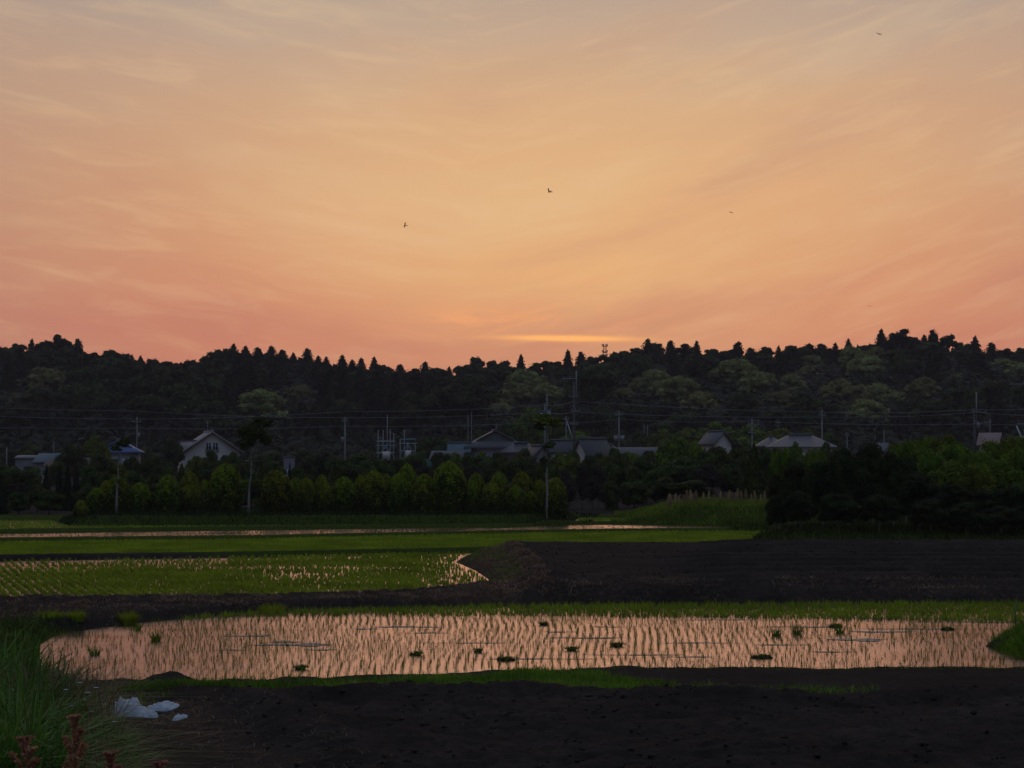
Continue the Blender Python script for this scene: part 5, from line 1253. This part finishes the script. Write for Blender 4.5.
    for i in range(6):
        r = empty('dry_dock_plant'); m = MB(); hh = .75; m.tube([(0, 0, -.05), (.02, 0, hh * .6), (.05, 0, hh)], [.012, .010, .006], 5); m.build('stem', M['straw'], r)
        n = 240; t = RNG.uniform(.28, 1, n); a = RNG.uniform(0, 6.28, n); rr = .085 * np.sin(np.clip((t - .2) / .85, 0, 1) * math.pi) ** .7 * RNG.uniform(.2, 1, n)
        P = np.stack([rr * np.cos(a) + .04 * t, rr * np.sin(a), hh * t * 1.04], 1)
        mobj('seed_head', leaf_mesh('seed_head', P, np.stack([np.cos(a), np.sin(a), a * 0 + .3], 1), .045, M['plume'], 1.6), r); pr.append(r)
    spots = sorted([(667, 500), (671, 498), (675, 501), (679, 502), (684, 499), (687, 498), (693, 502), (696, 501), (703, 503), (708, 502), (714, 503), (720, 497), (727, 500), (732, 499), (737, 501), (741, 503), (746, 500), (751, 502), (755, 501), (760, 503), (764, 502), (729, 503), (690, 503), (669, 503), (735, 503)])
    for i, (px, py) in enumerate(spots):
        Y = random.uniform(110, 113); x = (px - 512) / F * Y; s = random.uniform(.7, 1.15)
        o = uses(pr[i % 6], (x, Y, hz(x, Y)), random.uniform(0, 6.28), (s, s, s))
        side = 'left cluster of' if px < 700 else ('middle stretch of' if px < 725 else 'right cluster of')
        tag(o, 'tawny dry seed plume in the %s plumes on the green bank' % side, 'plant', 'tawny plumes, %s the green bank' % side)
    # reddish sorrel spikes at the near left corner
    for px, ty, Y, w, lab in ((25, 737, 12.6, 22, 'reddish seed spike at the extreme bottom left'), (75, 716, 12.8, 17, 'tallest reddish seed spike at the bottom left'), (111, 752, 12.4, 20, 'third reddish seed spike from the left at the bottom edge'), (160, 762, 12.3, 20, 'rightmost reddish seed spike, barely above the bottom edge')):
        top = at(px, ty, Y); x = top[0]; z0 = hz(x, Y); H = top[2] - z0; r = empty('sorrel_plant', (x, Y, z0)); tag(r, lab, 'plant', 'reddish seed spikes at the bottom left')
        m = MB(); m.tube([(0, 0, -.05), (.01, 0, H * .5), (0, 0, H)], [.007, .005, .002], 5); m.build('stem', M['sorrel'], r)
        n = 2600; nb = 9; k = RNG.integers(0, nb, n); bz = np.array([.45 + .55 * i / nb for i in range(nb)])[k]; t = RNG.random(n); a = (k * 2.4) + RNG.normal(0, .25, n)
        L = w * mpp(Y) * 1.5 * (1.12 - bz); rr = L * t + RNG.normal(0, .005, n); zz = H * np.minimum(1, bz + .16 * t + RNG.normal(0, .006, n))
        P = np.stack([rr * np.cos(a) + RNG.normal(0, .006, n), rr * np.sin(a) + RNG.normal(0, .006, n), zz], 1)
        mobj('seed_head', leaf_mesh('seed_head', P, RNG.normal(0, 1, (n, 3)), .015, M['sorrel'], 1.4), r)
    # small white flowers among the tall grass
    for i, (px, py) in enumerate(((66, 690), (72, 706), (80, 683), (84, 700), (88, 693), (60, 712), (92, 712), (70, 721), (96, 688), (14, 690), (90, 728), (78, 745), (115, 722), (40, 702), (99, 732))):
        Y = random.uniform(15.5, 17.5); p = at(px, py, Y); z0 = hz(p[0], Y); r = empty('white_flower', (p[0], Y, z0)); tag(r, 'tiny white flower head on a thin stem among the tall grass at left', 'flower', 'tiny white flowers in the tall grass')
        h = max(.15, p[2] - z0); m = MB(); m.tube([(0, 0, 0), (0, 0, h)], .003, 4); m.build('stem', M['grass'], r)
        m = MB(); k = 8
        for q in range(k):
            a = 6.283 * q / k; c, s = math.cos(a), math.sin(a)
            m.add([(0, 0, h), (c * .018 - s * .006, s * .018 + c * .006, h + .006), (c * .024, s * .024, h + .004), (c * .018 + s * .006, s * .018 - c * .006, h + .006)], [(0, 1, 2, 3)])
        m.build('petals', M['trim'], r)
    # orange-lit spot by the thicket shed, its light painted into the box colour
    Y = 250; p = at(875.5, 443.7, Y); z0 = hz(p[0], Y); m = MB(); m.box(-.38, .38, -.05, .6, 0, p[2] - z0); m.box(-.42, .42, -.1, .65, p[2] - z0 + .002, p[2] - z0 + .12)
    tag(m.build('orange_lit_box', M['orange_lit'], None, False, (p[0], Y, z0)), 'small box painted in orange light, left of the grey shed over the thicket', 'box')
clumps()

# ------------------------------------------------------------------ birds
def bird(px, py, Y, span, pose, label, rz, bank):
    m = MB(); s = span / 2; L = span * .42
    V, Q = core_ball((0, 0, 0), (span * .055, L * .5, span * .05), 10, 8)
    V = [(a * (1 - .4 * abs(b / (L * .5)) ** 1.5), b, c) for a, b, c in V]
    m.add(V, Q)
    up = pose
    for sx in (-1, 1):
        a0 = (sx * span * .03, L * .16, .01); a1 = (sx * span * .03, -L * .14, .01)
        b0 = (sx * s * .5, L * .24, s * .35 * up); b1 = (sx * s * .5, -L * .12, s * .33 * up)
        c0 = (sx * s * (1 - .2 * abs(up)), L * .0, s * .62 * up); c1 = (sx * s * (.95 - .2 * abs(up)), -L * .16, s * .58 * up)
        P = [a0, a1, b1, b0, c1, c0]; t = span * .012
        V = P + [(x, y, z - t) for x, y, z in P]
        m.add(V, [(0, 1, 2, 3), (3, 2, 4, 5), (6, 9, 8, 7), (9, 11, 10, 8), (0, 3, 9, 6), (3, 5, 11, 9), (1, 7, 8, 2), (2, 8, 10, 4), (5, 4, 10, 11)])
    m.add([(-span * .02, -L * .4, 0), (span * .02, -L * .4, 0), (span * .09, -L * .85, .0), (-span * .09, -L * .85, 0), (-span * .02, -L * .4, -.02), (span * .02, -L * .4, -.02), (span * .09, -L * .85, -.02), (-span * .09, -L * .85, -.02)], [(0, 1, 2, 3), (4, 7, 6, 5), (0, 3, 7, 4), (1, 5, 6, 2), (3, 2, 6, 7)])
    p = at(px, py, Y); o = m.build('bird', M['birdfeather'], None, True, p, rz); o.rotation_euler = (0, bank, rz)
    tag(o, label, 'bird', 'birds flying in the sunset sky')
bird(549.5, 192, 170, .80, 1.0, 'dark bird with raised wings high in the centre of the sky', 1.1, .2)
bird(405, 225.5, 170, .62, .5, 'dark bird flying level left of centre in the sky', 1.9, .9)
bird(731, 212.5, 180, .55, .2, 'small bird gliding right of centre in the sky', .5, .25)
bird(879, 34, 170, .62, .15, 'bird gliding at the top right of the sky', .3, .3)
bird(869.5, 306, 260, .75, .1, 'faint distant bird low over the right-hand hill', .1, .05)

# ------------------------------------------------------------------ drop unused prototypes
for o in [o for o in bpy.data.objects if o.type == 'EMPTY' and o.parent is None and 'label' not in o and 'kind' not in o]:
    for c in list(o.children):
        for g in list(c.children): bpy.data.objects.remove(g)
        bpy.data.objects.remove(c)
    bpy.data.objects.remove(o)

# ------------------------------------------------------------------ haze
HAZE = True
if HAZE:
    m, nt, out = newmat('evening_air')
    pv = nt.node('ShaderNodeVolumePrincipled'); pv.inputs['Color'].default_value = (.95, .80, .84, 1)
    pv.inputs['Density'].default_value = 0.00016; pv.inputs['Anisotropy'].default_value = .0
    nt.l.new(pv.outputs[0], out.inputs[1])
    mb = MB(); mb.box(-5000, 5000, -300, 5000, -1.8, 75); o = mb.build('haze', m); tag(o, 'thin evening haze over the valley', 'haze', None, 'stuff')

# ------------------------------------------------------------------ sky
def srgb(r, g, b):
    f = lambda c: (c / 255 / 12.92) if c / 255 <= .04045 else ((c / 255 + .055) / 1.055) ** 2.4
    return (f(r), f(g), f(b), 1)
W = bpy.data.worlds.new('World'); SC.world = W; W.use_nodes = True
nt = NT(W.node_tree); nt.n.clear()
out = nt.node('ShaderNodeOutputWorld'); bg = nt.node('ShaderNodeBackground')
d = nt.node('ShaderNodeTexCoord').outputs['Generated']
vn = nt.node('ShaderNodeVectorMath', operation='NORMALIZE'); nt.put(vn.inputs[0], d)
sp = nt.node('ShaderNodeSeparateXYZ'); nt.put(sp.inputs[0], vn.outputs[0]); X, Y, Z = sp.outputs
az = nt.math('ARCTAN2', X, Y)                      # 0 = straight ahead (west), + to the right
el = nt.math('ARCSINE', Z)
MX = 0.24                                          # top of the photographed band
e = nt.math('DIVIDE', el, MX)
def sm(name, a, v0, s0, b, w0, s1):
    p = nt.math('DIVIDE', nt.math('SUBTRACT', a, v0), s0); q = nt.math('DIVIDE', nt.math('SUBTRACT', b, w0), s1)
    return nt.math('EXPONENT', nt.math('MULTIPLY', nt.math('ADD', nt.math('MULTIPLY', p, p), nt.math('MULTIPLY', q, q)), -1.0))
# fan-shaped cirrus: streaks rise away from the centre, more steeply to the right
pos = nt.math('MAXIMUM', nt.math('SUBTRACT', az, -0.02), 0.0); neg = nt.math('MAXIMUM', nt.math('SUBTRACT', -0.02, az) if False else nt.math('MULTIPLY', nt.math('ADD', az, 0.02), -1.0), 0.0)
warp = nt.math('ADD', nt.math('MULTIPLY', nt.math('POWER', pos, 1.25), 0.37), nt.math('MULTIPLY', nt.math('POWER', neg, 1.1), 0.16))
vv = nt.math('SUBTRACT', el, warp)
cb = nt.node('ShaderNodeCombineXYZ'); nt.put(cb.inputs[0], nt.math('MULTIPLY', az, 3.2)); nt.put(cb.inputs[1], nt.math('MULTIPLY', vv, 17.0)); nt.put(cb.inputs[2], 3.7)
n1 = nt.noise(cb.outputs[0], 1.6, 5, 0.55, 0.35)
cb2 = nt.node('ShaderNodeCombineXYZ'); nt.put(cb2.inputs[0], nt.math('MULTIPLY', az, 13.0)); nt.put(cb2.inputs[1], nt.math('MULTIPLY', vv, 72.0)); nt.put(cb2.inputs[2], 9.1)
n2 = nt.noise(cb2.outputs[0], 1.5, 4, 0.6, 0.6)
ew = nt.math('ADD', e, nt.math('MULTIPLY', nt.math('SUBTRACT', n1, .5), 0.30))
base = nt.ramp(ew, [(0.0, srgb(210, 122, 102)), (0.22, srgb(215, 130, 103)), (0.32, srgb(219, 141, 107)), (0.45, srgb(221, 154, 114)), (0.60, srgb(219, 165, 124)), (0.76, srgb(210, 168, 134)), (0.9, srgb(194, 166, 145)), (1.0, srgb(182, 162, 147))])
# broad golden glow around the hidden sun, darker mauve to the sides
glow = sm('g', az, 0.035, .16, el, .120, .085)
c = nt.mix(nt.math('MULTIPLY', glow, 0.50), base, srgb(247, 200, 138))
side = nt.math('MULTIPLY', nt.maprange(nt.math('ABSOLUTE', nt.math('SUBTRACT', az, .04)), .10, .42, 0, 1, True), nt.maprange(e, 0.0, 1.0, 1.0, 0.7))
c = nt.mix(nt.math('MULTIPLY', side, 0.72), c, nt.mix(nt.maprange(e, .2, 1.0), srgb(176, 124, 112), srgb(154, 138, 130)))
# cirrus brightening and faint shadowing
st = nt.maprange(n1, 0.50, 0.74, 0, 1, True)
c = nt.mix(nt.math('MULTIPLY', nt.math('MULTIPLY', st, nt.maprange(e, .25, .45)), 0.26), c, srgb(242, 205, 155))
c = nt.mix(nt.math('MULTIPLY', nt.maprange(n1, 0.50, 0.28, 0, 1, True), 0.30), c, nt.mix(nt.maprange(e, .2, .8), srgb(196, 118, 100), srgb(190, 158, 138)))
c = nt.mix(nt.math('MULTIPLY', nt.maprange(n2, 0.46, 0.74, 0, 1, True), 0.17), c, srgb(246, 208, 156))
# patches of light low at the sunset point, and the thin bright bar
p1 = sm('a', az, 0.000, .055, nt.math('ADD', el, nt.math('MULTIPLY', nt.math('SUBTRACT', n2, .5), .02)), .0765, .008)
p2 = sm('b', az, 0.03, .075, el, .096, .014)
p1 = nt.math('MULTIPLY', p1, nt.maprange(n2, .40, .6))
c = nt.mix(nt.math('MULTIPLY', p1, .8), c, srgb(258, 172, 110))
c = nt.mix(nt.math('MULTIPLY', nt.math('MULTIPLY', p2, nt.maprange(n1, .4, .6)), .45), c, srgb(252, 190, 120))
bar = nt.math('MULTIPLY', sm('c', az, 0.028, .030, nt.math('ADD', el, nt.math('MULTIPLY', az, .015)), .0665, .0013), 1.7)
c = nt.mix(nt.math('MULTIPLY', bar, .9), c, srgb(275, 194, 112))
# higher sky and the far sides fall off to a dim dusk blue supplied by the sky model
sk = nt.node('ShaderNodeTexSky'); sk.sky_type = 'NISHITA'; sk.sun_disc = False
SUN_EL = math.radians(3.2); SUN_AZ = math.radians(1.9)
sk.sun_elevation = SUN_EL; sk.sun_rotation = SUN_AZ; sk.air_density = 1.0; sk.dust_density = 1.5; sk.ozone_density = 2.0
dim = nt.mix(1.0, sk.outputs[0], (0.36, 0.27, 0.245, 1), 'MULTIPLY')
low = nt.maprange(el, 0.15, 1.05, 0.13, 3.0, True)
dimn = nt.node('ShaderNodeVectorMath', operation='SCALE'); nt.put(dimn.inputs[0], dim); nt.put(dimn.inputs['Scale'], low); dim = dimn.outputs[0]
up = nt.maprange(el, 0.24, 0.80, 0, 1, True)
bk = nt.maprange(nt.math('ABSOLUTE', az), 0.45, 1.7, 0, 1, True)
f = nt.math('SUBTRACT', 1.0, nt.math('MULTIPLY', nt.math('SUBTRACT', 1.0, up), nt.math('SUBTRACT', 1.0, bk)))
c = nt.mix(f, c, dim)
nt.put(bg.inputs[0], c); bg.inputs[1].default_value = 1.0
nt.l.new(bg.outputs[0], out.inputs[0])

# ------------------------------------------------------------------ sun low behind the cloud veil, camera
sl = bpy.data.lights.new('sun', 'SUN'); sl.energy = 0.08; sl.angle = math.radians(20); sl.color = (1.0, .62, .38)
so = bpy.data.objects.new('sun', sl); COL.objects.link(so)
dv = Vector((math.sin(SUN_AZ) * math.cos(SUN_EL), math.cos(SUN_AZ) * math.cos(SUN_EL), math.sin(SUN_EL)))
so.rotation_euler = dv.to_track_quat('Z', 'Y').to_euler()
cam = bpy.data.cameras.new('camera'); co = bpy.data.objects.new('camera', cam); COL.objects.link(co)
co.location = (0, 0, CAMZ); co.rotation_euler = (math.pi / 2 + TH, 0, 0)
cam.sensor_width = 36; cam.lens = 36 * F / 1024; cam.clip_end = 12000; cam.clip_start = .1
SC.camera = co
SC.view_settings.view_transform = 'Standard'; SC.view_settings.look = 'None'; SC.view_settings.exposure = 0; SC.view_settings.gamma = 1
SC.render.engine = 'CYCLES'
SC.cycles.max_bounces = 6; SC.cycles.volume_bounces = 0
